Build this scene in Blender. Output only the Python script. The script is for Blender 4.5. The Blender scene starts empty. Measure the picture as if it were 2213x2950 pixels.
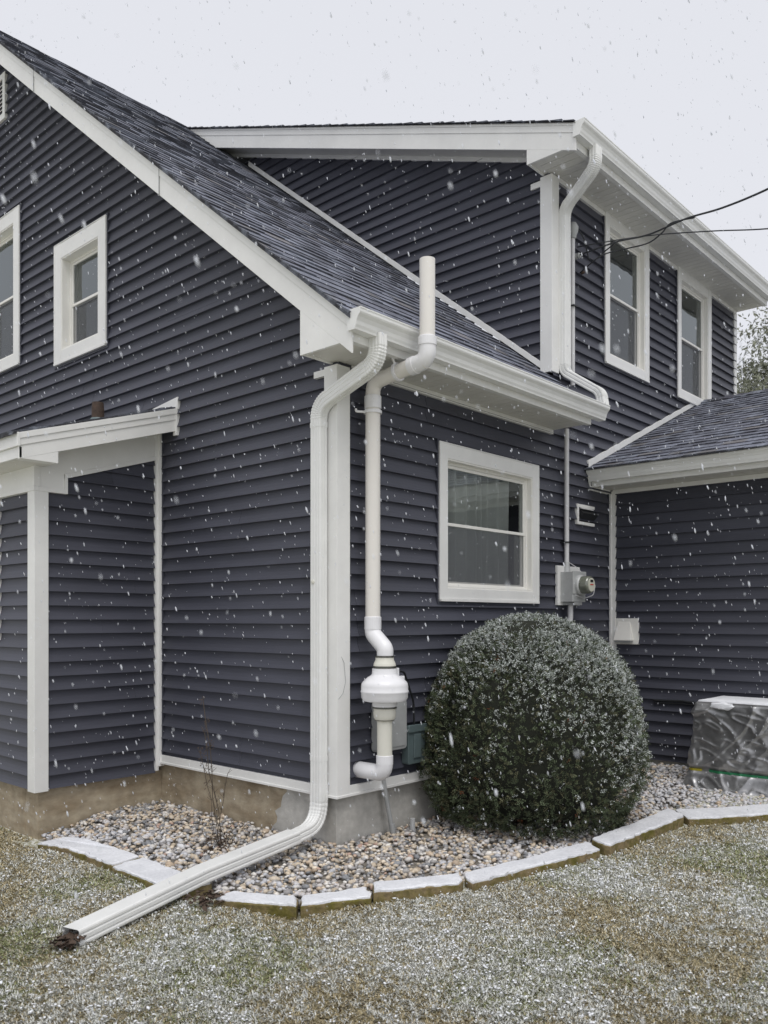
import bpy, bmesh, math, random
import numpy as np
from mathutils import Vector, Matrix
R = math.radians
random.seed(7); rng = np.random.default_rng(7)
sc = bpy.context.scene
COL = sc.collection

# ------------------------------------------------------------------ camera
CAM = Vector((-4.115, -4.158, 1.6))
cd = bpy.data.cameras.new('camera'); cam = bpy.data.objects.new('camera', cd); COL.objects.link(cam)
cam.location = CAM
cam.rotation_euler = (R(90), 0, math.atan2(.6705, .7419) - R(90))
cd.sensor_fit = 'HORIZONTAL'; cd.sensor_width = 36; cd.lens = 36 * 1819.5 / 1659
cd.shift_y = 232.0 / 1659
cd.clip_start = .05; cd.clip_end = 2000
cd.dof.use_dof = True; cd.dof.focus_distance = 6.8; cd.dof.aperture_fstop = 5.0
sc.camera = cam

# ------------------------------------------------------------------ world and light (overcast, snowing)
SUN_EL, SUN_AZ = 50, 200
w = bpy.data.worlds.new('World'); sc.world = w; w.use_nodes = True
nt = w.node_tree; nt.nodes.clear()
out = nt.nodes.new('ShaderNodeOutputWorld'); bg = nt.nodes.new('ShaderNodeBackground')
sky = nt.nodes.new('ShaderNodeTexSky'); sky.sky_type = 'NISHITA'; sky.sun_disc = False
sky.sun_elevation = R(SUN_EL); sky.sun_rotation = R(SUN_AZ); sky.air_density = 1.0; sky.dust_density = 3.0
hs = nt.nodes.new('ShaderNodeHueSaturation'); hs.inputs['Saturation'].default_value = .12
mx = nt.nodes.new('ShaderNodeMix'); mx.data_type = 'RGBA'; mx.inputs[0].default_value = .8
mx.inputs[7].default_value = (7.95, 8.1, 8.7, 1)      # the even cloud layer
nt.links.new(sky.outputs[0], hs.inputs['Color']); nt.links.new(hs.outputs[0], mx.inputs[6])
nt.links.new(mx.outputs[2], bg.inputs[0]); bg.inputs[1].default_value = .1
nt.links.new(bg.outputs[0], out.inputs[0])
sl = bpy.data.lights.new('sun', 'SUN'); sl.energy = 1.5; sl.angle = R(35); sl.color = (1, .968, .93)
so = bpy.data.objects.new('sun', sl); COL.objects.link(so)
# light from behind and left of the camera, high in the cloud
sd = Vector((-.46, -.60, 1.5)).normalized()
so.rotation_euler = sd.to_track_quat('Z', 'Y').to_euler(); so.location = (-6, -6, 12)
sc.view_settings.view_transform = 'Standard'; sc.view_settings.look = 'None'
sc.view_settings.exposure = 0.17; sc.view_settings.gamma = 1
sc.render.engine = 'CYCLES'; sc.cycles.max_bounces = 8; sc.cycles.transparent_max_bounces = 12
sc.cycles.use_denoising = True

# ------------------------------------------------------------------ materials
MATS = {}
def mat(name, col, rough=.6, metal=0, spec=.5, var=0., vscale=6, bump=0., bscale=60, attr=None, coat=0., stretch=None):
    m = bpy.data.materials.new(name); m.use_nodes = True; n = m.node_tree; p = n.nodes['Principled BSDF']
    p.inputs['Roughness'].default_value = rough; p.inputs['Metallic'].default_value = metal
    p.inputs['Specular IOR Level'].default_value = spec
    p.inputs['Base Color'].default_value = (*col, 1)
    tc = n.nodes.new('ShaderNodeTexCoord'); mp = n.nodes.new('ShaderNodeMapping')
    n.links.new(tc.outputs['Object'], mp.inputs[0])
    if stretch: mp.inputs['Scale'].default_value = stretch
    src = None
    if attr:
        a = n.nodes.new('ShaderNodeAttribute'); a.attribute_name = attr; src = a.outputs['Color']
        n.links.new(src, p.inputs['Base Color'])
    if var:
        nz = n.nodes.new('ShaderNodeTexNoise'); nz.inputs['Scale'].default_value = vscale; nz.inputs['Detail'].default_value = 6
        nz.inputs['Roughness'].default_value = .65
        n.links.new(mp.outputs[0], nz.inputs['Vector'])
        mr = n.nodes.new('ShaderNodeMapRange'); mr.inputs[1].default_value = .3; mr.inputs[2].default_value = .7
        mr.inputs[3].default_value = 1 - var; mr.inputs[4].default_value = 1 + var
        n.links.new(nz.outputs[0], mr.inputs[0])
        vm = n.nodes.new('ShaderNodeVectorMath'); vm.operation = 'SCALE'
        if src: n.links.new(src, vm.inputs[0])
        else: vm.inputs[0].default_value = col
        n.links.new(mr.outputs[0], vm.inputs['Scale'])
        n.links.new(vm.outputs[0], p.inputs['Base Color'])
        rr = n.nodes.new('ShaderNodeMapRange'); rr.inputs[3].default_value = max(rough - .1, .05); rr.inputs[4].default_value = min(rough + .12, 1)
        n.links.new(nz.outputs[0], rr.inputs[0]); n.links.new(rr.outputs[0], p.inputs['Roughness'])
    if bump:
        nb = n.nodes.new('ShaderNodeTexNoise'); nb.inputs['Scale'].default_value = bscale; nb.inputs['Detail'].default_value = 4
        n.links.new(mp.outputs[0], nb.inputs['Vector'])
        bp = n.nodes.new('ShaderNodeBump'); bp.inputs['Strength'].default_value = bump; bp.inputs['Distance'].default_value = .004
        n.links.new(nb.outputs[0], bp.inputs['Height']); n.links.new(bp.outputs[0], p.inputs['Normal'])
    if coat: p.inputs['Coat Weight'].default_value = coat
    MATS[name] = m
    return m
SIDING = mat('siding', (.052, .054, .070), .5, spec=.4, var=.13, vscale=1.3, bump=.22, bscale=26, attr='col', stretch=(1, 1, 6))
WHITE = mat('white_trim', (.745, .745, .73), .42, var=.07, vscale=2.2, bump=.06, bscale=12)
WHITE2 = mat('white_aluminium', (.74, .745, .73), .33, var=.05, vscale=5, bump=.05, bscale=25)
SOFFIT = mat('soffit_vinyl', (.66, .65, .61), .5, var=.07, vscale=4)
VINYL = mat('window_vinyl', (.80, .79, .75), .35, var=.03)
PVC = mat('cream_pvc', (.73, .705, .665), .35, var=.015, vscale=3)
PVCW = mat('white_pvc', (.74, .74, .76), .3, var=.03, vscale=8)
RUBBER = mat('pale_coupling', (.66, .65, .58), .5, var=.04)
CLAMP = mat('dark_clamp', (.12, .12, .11), .35, metal=.7)
BLACK = mat('black_plastic', (.012, .013, .015), .5)
GREYBOX = mat('grey_box', (.36, .37, .37), .5, var=.08, vscale=10)
GREENBOX = mat('greenish_box', (.10, .135, .14), .45, var=.08, vscale=10)
METAL = mat('grey_meter_metal', (.44, .45, .45), .4, metal=.15, var=.08, vscale=12)
CONDUIT = mat('grey_conduit', (.46, .47, .475), .45, var=.08, vscale=10)
LIGHTCOND = mat('painted_conduit', (.60, .60, .61), .42, var=.06, vscale=10)
WIRE = mat('black_cable', (.015, .017, .02), .5)
RUST = mat('rusty_pipe', (.055, .035, .025), .8, var=.5, vscale=25)
CURT = mat('sheer_curtain', (.86, .87, .85), .9, var=.06, vscale=3)
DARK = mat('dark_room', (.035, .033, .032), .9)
SNOW = mat('snow', (.80, .815, .85), .7, var=.05, vscale=14, bump=.6, bscale=70)
SCREEN = mat('insect_screen', (.07, .074, .08), .75)
STRAPY = mat('yellow_strap', (.42, .36, .03), .6)
STRAPG = mat('green_strap', (.02, .19, .08), .6)
BARK = mat('bark', (.06, .05, .04), .9, var=.35, vscale=14, bump=.6, bscale=30)
TWIG = mat('dry_twig', (.07, .055, .04), .9, var=.2)
LEAF = mat('yew_leaf', (.03, .04, .02), .6, spec=.25, attr='col')
PINE = mat('pine_foliage', (.05, .06, .035), .8, attr='col')
PEB = mat('pebble', (.4, .35, .3), .6, attr='col', var=.18, vscale=60)
GRASS = mat('grass_blade', (.1, .1, .04), .75, spec=.2, attr='col')
DEADLEAF = mat('dead_leaf', (.065, .043, .030), .9, var=.3, vscale=40)

def glass_mat():
    m = bpy.data.materials.new('window_glass'); m.use_nodes = True; n = m.node_tree; n.nodes.clear()
    o = n.nodes.new('ShaderNodeOutputMaterial'); mix = n.nodes.new('ShaderNodeMixShader'); fr = n.nodes.new('ShaderNodeFresnel')
    fr.inputs[0].default_value = 2.45
    t = n.nodes.new('ShaderNodeBsdfTransparent'); t.inputs[0].default_value = (.96, .985, .98, 1)
    g = n.nodes.new('ShaderNodeBsdfGlossy'); g.inputs['Roughness'].default_value = .015; g.inputs[0].default_value = (.9, .96, .97, 1)
    nz = n.nodes.new('ShaderNodeTexNoise'); nz.inputs['Scale'].default_value = 2.2
    tc = n.nodes.new('ShaderNodeTexCoord'); n.links.new(tc.outputs['Object'], nz.inputs[0])
    b = n.nodes.new('ShaderNodeBump'); b.inputs['Strength'].default_value = .12; b.inputs['Distance'].default_value = .03
    n.links.new(nz.outputs[0], b.inputs['Height']); n.links.new(b.outputs[0], g.inputs['Normal'])
    n.links.new(fr.outputs[0], mix.inputs[0]); n.links.new(t.outputs[0], mix.inputs[1]); n.links.new(g.outputs[0], mix.inputs[2])
    n.links.new(mix.outputs[0], o.inputs[0]); return m
GLASS = glass_mat()

def two_tone(name, ca, cb, scale, lo, hi, rough=.8, stretch=(1, 1, 1), bump=.4, bscale=30, fine=None, attr=None, detail=8):
    """noise-driven mix of two real surface colours (dust of snow, stain, moss ...)"""
    m = bpy.data.materials.new(name); m.use_nodes = True; n = m.node_tree; p = n.nodes['Principled BSDF']
    p.inputs['Roughness'].default_value = rough
    tc = n.nodes.new('ShaderNodeTexCoord'); mp = n.nodes.new('ShaderNodeMapping'); mp.inputs['Scale'].default_value = stretch
    n.links.new(tc.outputs['Object'], mp.inputs[0])
    nz = n.nodes.new('ShaderNodeTexNoise'); nz.inputs['Scale'].default_value = scale; nz.inputs['Detail'].default_value = detail
    nz.inputs['Roughness'].default_value = .62
    n.links.new(mp.outputs[0], nz.inputs[0])
    mr = n.nodes.new('ShaderNodeMapRange'); mr.inputs[1].default_value = lo; mr.inputs[2].default_value = hi
    n.links.new(nz.outputs[0], mr.inputs[0])
    mixn = n.nodes.new('ShaderNodeMix'); mixn.data_type = 'RGBA'
    mixn.inputs[6].default_value = (*ca, 1); mixn.inputs[7].default_value = (*cb, 1)
    if attr:
        a = n.nodes.new('ShaderNodeAttribute'); a.attribute_name = attr; n.links.new(a.outputs['Color'], mixn.inputs[6])
    n.links.new(mr.outputs[0], mixn.inputs[0])
    last = mixn.outputs[2]
    if fine:
        nf = n.nodes.new('ShaderNodeTexNoise'); nf.inputs['Scale'].default_value = fine[0]; nf.inputs['Detail'].default_value = 5
        n.links.new(tc.outputs['Object'], nf.inputs[0])
        m2 = n.nodes.new('ShaderNodeMapRange'); m2.inputs[1].default_value = .3; m2.inputs[2].default_value = .7
        m2.inputs[3].default_value = 1 - fine[1]; m2.inputs[4].default_value = 1 + fine[1]; n.links.new(nf.outputs[0], m2.inputs[0])
        vm = n.nodes.new('ShaderNodeVectorMath'); vm.operation = 'SCALE'; n.links.new(last, vm.inputs[0]); n.links.new(m2.outputs[0], vm.inputs['Scale'])
        last = vm.outputs[0]
    n.links.new(last, p.inputs['Base Color'])
    nb = n.nodes.new('ShaderNodeTexNoise'); nb.inputs['Scale'].default_value = bscale; nb.inputs['Detail'].default_value = 5
    n.links.new(tc.outputs['Object'], nb.inputs[0])
    bp = n.nodes.new('ShaderNodeBump'); bp.inputs['Strength'].default_value = bump; bp.inputs['Distance'].default_value = .006
    n.links.new(nb.outputs[0], bp.inputs['Height']); n.links.new(bp.outputs[0], p.inputs['Normal'])
    return m
ROOF = two_tone('shingle', (.03, .032, .045), (.30, .33, .40), 3.4, .46, .86, .85, (1, 2.2, 2.2), .7, 120, (90, .3), attr='col')
LAWN = two_tone('lawn_soil_snow', (.27, .255, .15), (.66, .67, .63), 30, .40, .62, .95, fine=(120, .35), bump=1, bscale=90)
BEDSOIL = two_tone('bed_soil', (.14, .125, .105), (.24, .22, .19), 30, .4, .6, .95)
BROWNF = two_tone('brown_stucco', (.26, .205, .135), (.43, .37, .275), 2.8, .35, .65, .9, (1, 1, 3), .5, 60, (14, .16))
GREYF = two_tone('grey_concrete', (.38, .37, .345), (.52, .51, .48), 3.0, .35, .65, .85, (1, 1, 1.5), .4, 50, (22, .1))
STONE = two_tone('mossy_concrete', (.21, .16, .085), (.12, .105, .02), 9, .38, .62, .95, bump=.8, bscale=50, fine=(40, .25))

THINSNOW = two_tone('thin_snow', (.60, .61, .64), (.70, .71, .74), 7, .35, .6, .8, bump=.8, bscale=60, fine=(50, .07))
def cover_mat():
    m = two_tone('silver_cover', (.27, .27, .275), (.40, .40, .405), 4, .4, .6, .30, bump=.35, bscale=18, fine=(9, .15))
    p = m.node_tree.nodes['Principled BSDF']; p.inputs['Metallic'].default_value = .75; p.inputs['Coat Weight'].default_value = .5
    p.inputs['Coat Roughness'].default_value = .25
    return m
COVER = cover_mat()

# ------------------------------------------------------------------ mesh helpers
def FR(o, x, n, z=(0, 0, 1)):
    o, x, n, z = Vector(o), Vector(x), Vector(n), Vector(z)
    return lambda a, b, c: o + x * a + n * b + z * c
WORLD = FR((0, 0, 0), (1, 0, 0), (0, 1, 0))
class MB:
    def __init__(s): s.v = []; s.f = []; s.c = []
    def poly(s, pts, col=None):
        i = len(s.v); s.v += [tuple(p) for p in pts]; s.f.append(tuple(range(i, i + len(pts)))); s.c.append(col)
    def box(s, F, x0, x1, y0, y1, z0, z1, col=None):
        P = [F(x, y, z) for z in (z0, z1) for y in (y0, y1) for x in (x0, x1)]
        i = len(s.v); s.v += [tuple(p) for p in P]
        for q in ((0, 2, 3, 1), (4, 5, 7, 6), (0, 1, 5, 4), (2, 6, 7, 3), (0, 4, 6, 2), (1, 3, 7, 5)):
            s.f.append(tuple(i + k for k in q)); s.c.append(col)
        return s
    def prism(s, A, B):
        """extrude ring A to ring B (same count), capped"""
        n = len(A); i = len(s.v); s.v += [tuple(p) for p in A] + [tuple(p) for p in B]
        for k in range(n):
            s.f.append((i + k, i + (k + 1) % n, i + n + (k + 1) % n, i + n + k)); s.c.append(None)
        s.f.append(tuple(i + k for k in range(n))[::-1]); s.f.append(tuple(i + n + k for k in range(n))); s.c += [None, None]
        return s
    def rings(s, rings, cap0=True, cap1=True, closed=True):
        n = len(rings[0]); i = len(s.v)
        for r in rings: s.v += [tuple(p) for p in r]
        for j in range(len(rings) - 1):
            for k in range(n if closed else n - 1):
                k2 = (k + 1) % n
                s.f.append((i + j * n + k, i + j * n + k2, i + (j + 1) * n + k2, i + (j + 1) * n + k)); s.c.append(None)
        if cap0: s.f.append(tuple(i + k for k in range(n))[::-1]); s.c.append(None)
        if cap1: s.f.append(tuple(i + (len(rings) - 1) * n + k for k in range(n))); s.c.append(None)
        return s
    def build(s, name, m, parent=None, smooth=False, bevel=0, recalc=True, solid=0):
        me = bpy.data.meshes.new(name); me.from_pydata(s.v, [], s.f)
        if any(c is not None for c in s.c):
            at = me.color_attributes.new('col', 'FLOAT_COLOR', 'CORNER')
            arr = np.ones((len(me.loops), 4), np.float32); k = 0
            for f, c in zip(s.f, s.c):
                if c is not None: arr[k:k + len(f), :3] = c
                k += len(f)
            at.data.foreach_set('color', arr.ravel())
        if recalc:
            bm = bmesh.new(); bm.from_mesh(me); bmesh.ops.recalc_face_normals(bm, faces=bm.faces); bm.to_mesh(me); bm.free()
        me.materials.append(m)
        if smooth:
            me.shade_smooth(); me.set_sharp_from_angle(angle=R(42))
        o = bpy.data.objects.new(name, me); COL.objects.link(o)
        if parent: attach(o, parent)
        if solid:
            md = o.modifiers.new('s', 'SOLIDIFY'); md.thickness = solid; md.offset = -1
        if bevel:
            md = o.modifiers.new('b', 'BEVEL'); md.width = bevel; md.segments = 2; md.limit_method = 'ANGLE'; md.angle_limit = R(35)
        return o
def attach(o, parent):
    o.parent = parent
    wm = parent.location.copy() if parent.parent is None else Vector((0, 0, 0))
    o.matrix_parent_inverse = Matrix.Translation(-wm)
def tag(o, label=None, cat=None, group=None, kind=None):
    if label: o['label'] = label
    if cat: o['category'] = cat
    if group: o['group'] = group
    if kind: o['kind'] = kind
    return o
def empty(name, loc, label, cat, group=None):
    o = bpy.data.objects.new(name, None); COL.objects.link(o); o.location = loc; o.empty_display_size = .1
    return tag(o, label, cat, group)
def np_mesh(name, V, Fc, m, col=None, parent=None, smooth=False):
    """V (n,3), Fc (k,c) uniform polygons, col per face (k,3)"""
    me = bpy.data.meshes.new(name); n = len(V); k, c = Fc.shape
    me.vertices.add(n); me.vertices.foreach_set('co', V.astype(np.float32).ravel())
    me.loops.add(k * c); me.loops.foreach_set('vertex_index', Fc.astype(np.int32).ravel())
    me.polygons.add(k); me.polygons.foreach_set('loop_start', np.arange(0, k * c, c, dtype=np.int32))
    me.polygons.foreach_set('loop_total', np.full(k, c, np.int32))
    if smooth: me.polygons.foreach_set('use_smooth', np.ones(k, bool))
    me.update(calc_edges=True)
    if col is not None:
        at = me.color_attributes.new('col', 'FLOAT_COLOR', 'CORNER')
        cc = np.ones((k, c, 4), np.float32); cc[:, :, :3] = col[:, None, :]
        at.data.foreach_set('color', cc.ravel())
    me.materials.append(m)
    o = bpy.data.objects.new(name, me); COL.objects.link(o)
    if parent: attach(o, parent)
    return o
def vnoise(x, y, s=1., seed=0):
    """cheap smooth value noise 0..1"""
    r = np.random.default_rng(seed); T = r.random((64, 64)); x = np.asarray(x) * s + 17.3; y = np.asarray(y) * s + 9.1
    xi = np.floor(x).astype(int); yi = np.floor(y).astype(int); fx = x - xi; fy = y - yi
    fx = fx * fx * (3 - 2 * fx); fy = fy * fy * (3 - 2 * fy); g = lambda i, j: T[i % 64, j % 64]
    return (g(xi, yi) * (1 - fx) + g(xi + 1, yi) * fx) * (1 - fy) + (g(xi, yi + 1) * (1 - fx) + g(xi + 1, yi + 1) * fx) * fy
def ss(e0, e1, x):
    t = np.clip((np.asarray(x, float) - e0) / (e1 - e0), 0, 1); return t * t * (3 - 2 * t)
def gz(a, b):
    """gentle fall and rise of the ground"""
    return .12 * ss(1.9, 3.9, a) - .10 * ss(1.1, 2.2, b) * ss(-.3, -1.2, a)

def lz(a, b):
    """lawn level, a little above the bed outside the edging"""
    return gz(a, b) + .042 * np.maximum(ss(-1.15, -1.30, a), ss(0, .12, -1.0 - .18 * np.clip(np.asarray(a, float), -1, 1.2) - np.asarray(b, float)))

# path sweeps -------------------------------------------------------
def fillet(pts, r, n=8):
    pts = [Vector(p) for p in pts]; outp = [(pts[0], 0)]
    for i in range(1, len(pts) - 1):
        p, a, b = pts[i], pts[i - 1], pts[i + 1]
        d1 = (a - p).normalized(); d2 = (b - p).normalized(); ang = d1.angle(d2)
        rr = r[i - 1] if isinstance(r, (list, tuple)) else r
        t = min(rr / math.tan(ang / 2), (a - p).length * .49 if i > 1 else (a - p).length * .95, (b - p).length * .49 if i < len(pts) - 2 else (b - p).length * .95)
        s, e = p + d1 * t, p + d2 * t
        for k in range(n + 1):
            u = k / n; outp.append(((s * (1 - u) ** 2 + p * 2 * u * (1 - u) + e * u * u), 1))
    outp.append((pts[-1], 0)); return outp
def sweep(mb, path, section, up=(1, 0, 0), crimp=0., cap=(True, True)):
    """path list of (point, bendflag); section list of (s,t); frame carried by parallel transport from up"""
    P = [p for p, _ in path]; rings = []; upv = Vector(up)
    for i, p in enumerate(P):
        d = (P[min(i + 1, len(P) - 1)] - P[max(i - 1, 0)]).normalized()
        upv = (upv - d * upv.dot(d)).normalized(); sv = d.cross(upv)
        k = 1 + (crimp * (1 if i % 2 else -1) if path[i][1] else 0)
        rings.append([p + upv * (a * k) + sv * (b * k) for a, b in section])
    mb.rings(rings, *cap); return mb
def circ(r, n=20): return [(r * math.cos(2 * math.pi * k / n), r * math.sin(2 * math.pi * k / n)) for k in range(n)]
def fluted(w, d, g=.0035, flat=False):
    """downspout section: rounded rectangle with shallow flutes"""
    out = []; c = .010
    def side(x0, y0, x1, y1, nx, ny):
        L = math.hypot(x1 - x0, y1 - y0); m = 3 if L > .07 else 2
        if flat and abs(nx) < .5: return
        for k in range(m):
            t0 = (k + .28) / m; t1 = (k + .42) / m; t2 = (k + .58) / m; t3 = (k + .72) / m
            for t, q in ((t0, 0), (t1, g), (t2, g), (t3, 0)): out.append((x0 + (x1 - x0) * t - nx * q, y0 + (y1 - y0) * t - ny * q))
    W, D = w / 2, d / 2
    out.append((-W + c, -D)); side(-W + c, -D, W - c, -D, 0, -1); out.append((W - c, -D)); out.append((W - .003, -D + .003)); out.append((W, -D + c))
    side(W, -D + c, W, D - c, 1, 0); out.append((W, D - c)); out.append((W - .003, D - .003)); out.append((W - c, D)); side(W - c, D, -W + c, D, 0, 1)
    out.append((-W + c, D)); out.append((-W + .003, D - .003)); out.append((-W, D - c)); side(-W, D - c, -W, -D + c, -1, 0); out.append((-W, -D + c)); out.append((-W + .003, -D + .003))
    return out
def lathe(mb, o, prof, n=32, ax=(0, 0, 1)):
    ax = Vector(ax).normalized(); u = ax.orthogonal().normalized(); v = ax.cross(u); o = Vector(o)
    mb.rings([[o + ax * z + (u * math.cos(2 * math.pi * k / n) + v * math.sin(2 * math.pi * k / n)) * r for k in range(n)] for r, z in prof]); return mb
def tube(mb, pts, r, n=10, fil=0.03):
    path = fillet(pts, fil, 6) if len(pts) > 2 and fil else [(Vector(p), 0) for p in pts]
    d = (path[1][0] - path[0][0]).normalized(); sweep(mb, path, circ(r, n), up=tuple(d.orthogonal())); return mb

# ------------------------------------------------------------------ siding
CRS = .11
def siding(mb, F, z0, z1, span, holes=(), ref=0., proj=.029):
    n0 = math.floor((z0 - ref) / CRS); zs = set([z0, z1]); k = n0
    while ref + k * CRS < z1:
        if ref + k * CRS > z0: zs.add(ref + k * CRS)
        k += 1
    for h in holes:
        for q in h[2:]:
            if z0 < q < z1: zs.add(q)
    base = sorted(zs)
    def yat(z, top=False):
        t = ((z - ref) / CRS) % 1.0
        if top and t < 1e-6: t = 1.0
        if not top and t > 1 - 1e-6: t = 0.
        return proj * (1 - t) ** 1.7 + .001
    for za, zb in zip(base, base[1:]):
        if zb - za < 1e-5: continue
        ya, yb = yat(za), yat(zb, True)
        la, ra = span(za + 1e-6); lb, rb = span(zb - 1e-6)
        cuts = [(max(la, -1e9), None)]
        zm = (za + zb) / 2; segs = [((la, ra), (lb, rb))]
        for (x0, x1, h0, h1) in holes:
            if h0 < zm < h1:
                ns = []
                for (l, r), (l2, r2) in segs:
                    if x1 <= l or x0 >= r: ns.append(((l, r), (l2, r2))); continue
                    if x0 > l: ns.append(((l, x0), (min(l2, x0), x0)))
                    if x1 < r: ns.append(((x1, r), (x1, max(r2, x1))))
                segs = ns
        ci = math.floor((zm - ref) / CRS); random.seed(ci * 7 + 3)
        for (l, r), (l2, r2) in segs:
            if r - l < 1e-4 and r2 - l2 < 1e-4: continue
            # the panels of two courses share a colour lot; joints lap every few metres
            random.seed((ci // 2) * 13 + int(ra * 10)); j = l - random.uniform(.5, 3.6); xs = []
            while j < r:
                if j > l + .15 and j < r - .15: xs.append(j)
                j += 3.66
            ed = [l] + xs + [r]; ed2 = [l2] + xs + [r2]
            for q in range(len(ed) - 1):
                t = 1 + random.uniform(-.085, .085); c = (.060 * t, .0625 * t, .082 * t)
                e = .0014 if q % 2 else 0
                a0, a1_, b0, b1_ = ed[q], ed[q + 1], ed2[q], ed2[q + 1]
                if b1_ < b0: continue
                NSG = 4
                for g_ in range(NSG):
                    u0, u1 = g_ / NSG, (g_ + 1) / NSG; za_, zb_ = za + (zb - za) * u0, za + (zb - za) * u1
                    y0_ = ya if g_ == 0 else yat(za_); y1_ = yb if g_ == NSG - 1 else yat(zb_)
                    mb.poly([F(a0 + (b0 - a0) * u0, y0_ + e, za_), F(a1_ + (b1_ - a1_) * u0, y0_ + e, za_), F(a1_ + (b1_ - a1_) * u1, y1_ + e, zb_), F(a0 + (b0 - a0) * u1, y1_ + e, zb_)], c)
                if abs(((za - ref) / CRS) - round((za - ref) / CRS)) < 1e-5 or za == z0:
                    mb.poly([F(a0, 0, za), F(a1_, 0, za), F(a1_, ya + e, za), F(a0, ya + e, za)], c)

# ------------------------------------------------------------------ windows
def window(house, F, x0, x1, z0, z1, c=.10, ctop=.115, cbot=.085, label=None, screen=True, pro=.038, dep=.04, up_inset=0.):
    fr = MB()
    fr.box(F, x0, x0 + c, 0, pro, z0, z1); fr.box(F, x1 - c, x1, 0, pro, z0, z1)
    fr.box(F, x0 + c, x1 - c, 0, pro - .002, z1 - ctop, z1 - .001); fr.box(F, x0 + c, x1 - c, 0, pro - .002, z0 + .001, z0 + cbot)
    # thin back band round the casing
    fr.box(F, x0 - .008, x0, 0, pro + .003, z0 - .008, z1 + .008); fr.box(F, x1, x1 + .008, 0, pro + .003, z0 - .008, z1 + .008)
    fr.box(F, x0, x1, 0, pro + .003, z1, z1 + .008); fr.box(F, x0, x1, 0, pro + .010, z0 - .022, z0)
    jc = MB(); y = .0275; a_, b_ = .009, .024
    jc.box(F, x0 - b_, x0 - a_, 0, y, z0 - b_ - .02, z1 + b_, (.05, .053, .07)); jc.box(F, x1 + a_, x1 + b_, 0, y, z0 - b_ - .02, z1 + b_, (.05, .053, .07))
    jc.box(F, x0 - a_, x1 + a_, 0, y, z1 + a_, z1 + b_, (.05, .053, .07)); jc.box(F, x0 - a_, x1 + a_, 0, y, z0 - b_ - .02, z0 - b_, (.05, .053, .07))
    wdw = fr.build('window', WHITE, house, bevel=.002); jc.build('channel', SIDING, wdw)
    if label: wdw['label'] = label
    X0, X1, Z0, Z1 = x0 + c, x1 - c, z0 + cbot, z1 - ctop
    j = MB(); t = .012
    j.box(F, X0 - .004, X0 + t, -dep - .05, pro - .008, Z0, Z1); j.box(F, X1 - t, X1 + .004, -dep - .05, pro - .008, Z0, Z1)
    j.box(F, X0 + t, X1 - t, -dep - .05, pro - .008, Z1 - t, Z1 + .004); j.box(F, X0 + t, X1 - t, -dep - .05, pro - .008, Z0 - .004, Z0 + t + .006)
    q = .022
    j.box(F, X0 + t, X0 + t + q, -dep - .045, -dep + .020, Z0 + t, Z1 - t); j.box(F, X1 - t - q, X1 - t, -dep - .045, -dep + .020, Z0 + t, Z1 - t)
    j.box(F, X0 + t + q, X1 - t - q, -dep - .045, -dep + .018, Z1 - t - q, Z1 - t); j.box(F, X0 + t + q, X1 - t - q, -dep - .045, -dep + .018, Z0 + t, Z0 + t + q)
    j.build('frame', VINYL, wdw, bevel=.0015)
    a, b, zb, zt = X0 + t + q, X1 - t - q, Z0 + t + q, Z1 - t - q; zm = (zb + zt) / 2 + .005; s = .026
    def sash(nm, za, zc, y):
        k = MB(); k.box(F, a + .001, a + s, y - .02, y, za, zc); k.box(F, b - s, b - .001, y - .02, y, za, zc)
        k.box(F, a + s, b - s, y - .02, y - .001, zc - s, zc - .001); k.box(F, a + s, b - s, y - .02, y - .001, za + .001, za + s)
        sh = k.build('sash', VINYL, wdw, bevel=.0015)
        g = MB(); g.poly([F(a + s, y - .012, za + s), F(b - s, y - .012, za + s), F(b - s, y - .012, zc - s), F(a + s, y - .012, zc - s)])
        g.build('glass', GLASS, sh if False else wdw, recalc=False)
    sash('u', zm - .015, zt, -dep + .012); sash('l', zb, zm + .015, -dep - .013)
    if screen:
        k = MB(); y = -dep + .006
        k.box(F, a, a + .012, y - .006, y, zb, zm - .016); k.box(F, b - .012, b, y - .006, y, zb, zm - .016)
        k.box(F, a + .012, b - .012, y - .006, y, zb, zb + .012)
        k.build('screen_frame', VINYL, wdw)
        g = MB(); g.poly([F(a, y - .003, zb), F(b, y - .003, zb), F(b, y - .003, zm - .016), F(a, y - .003, zm - .016)])
        g.build('screen', SCR, wdw, recalc=False)
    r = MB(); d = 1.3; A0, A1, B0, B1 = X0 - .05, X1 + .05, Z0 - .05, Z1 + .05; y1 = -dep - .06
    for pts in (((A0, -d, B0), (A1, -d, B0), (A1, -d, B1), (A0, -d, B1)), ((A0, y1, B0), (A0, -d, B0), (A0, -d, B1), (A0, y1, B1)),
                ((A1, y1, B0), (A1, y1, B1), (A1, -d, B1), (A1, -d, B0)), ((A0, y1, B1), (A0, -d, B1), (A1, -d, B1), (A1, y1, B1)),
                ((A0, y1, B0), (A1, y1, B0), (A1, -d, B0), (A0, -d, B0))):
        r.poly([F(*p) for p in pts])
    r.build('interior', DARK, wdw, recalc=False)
    return (x0 - .012, x1 + .012, z0 - .03, z1 + .012), (X0, X1, Z0, Z1)
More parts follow.
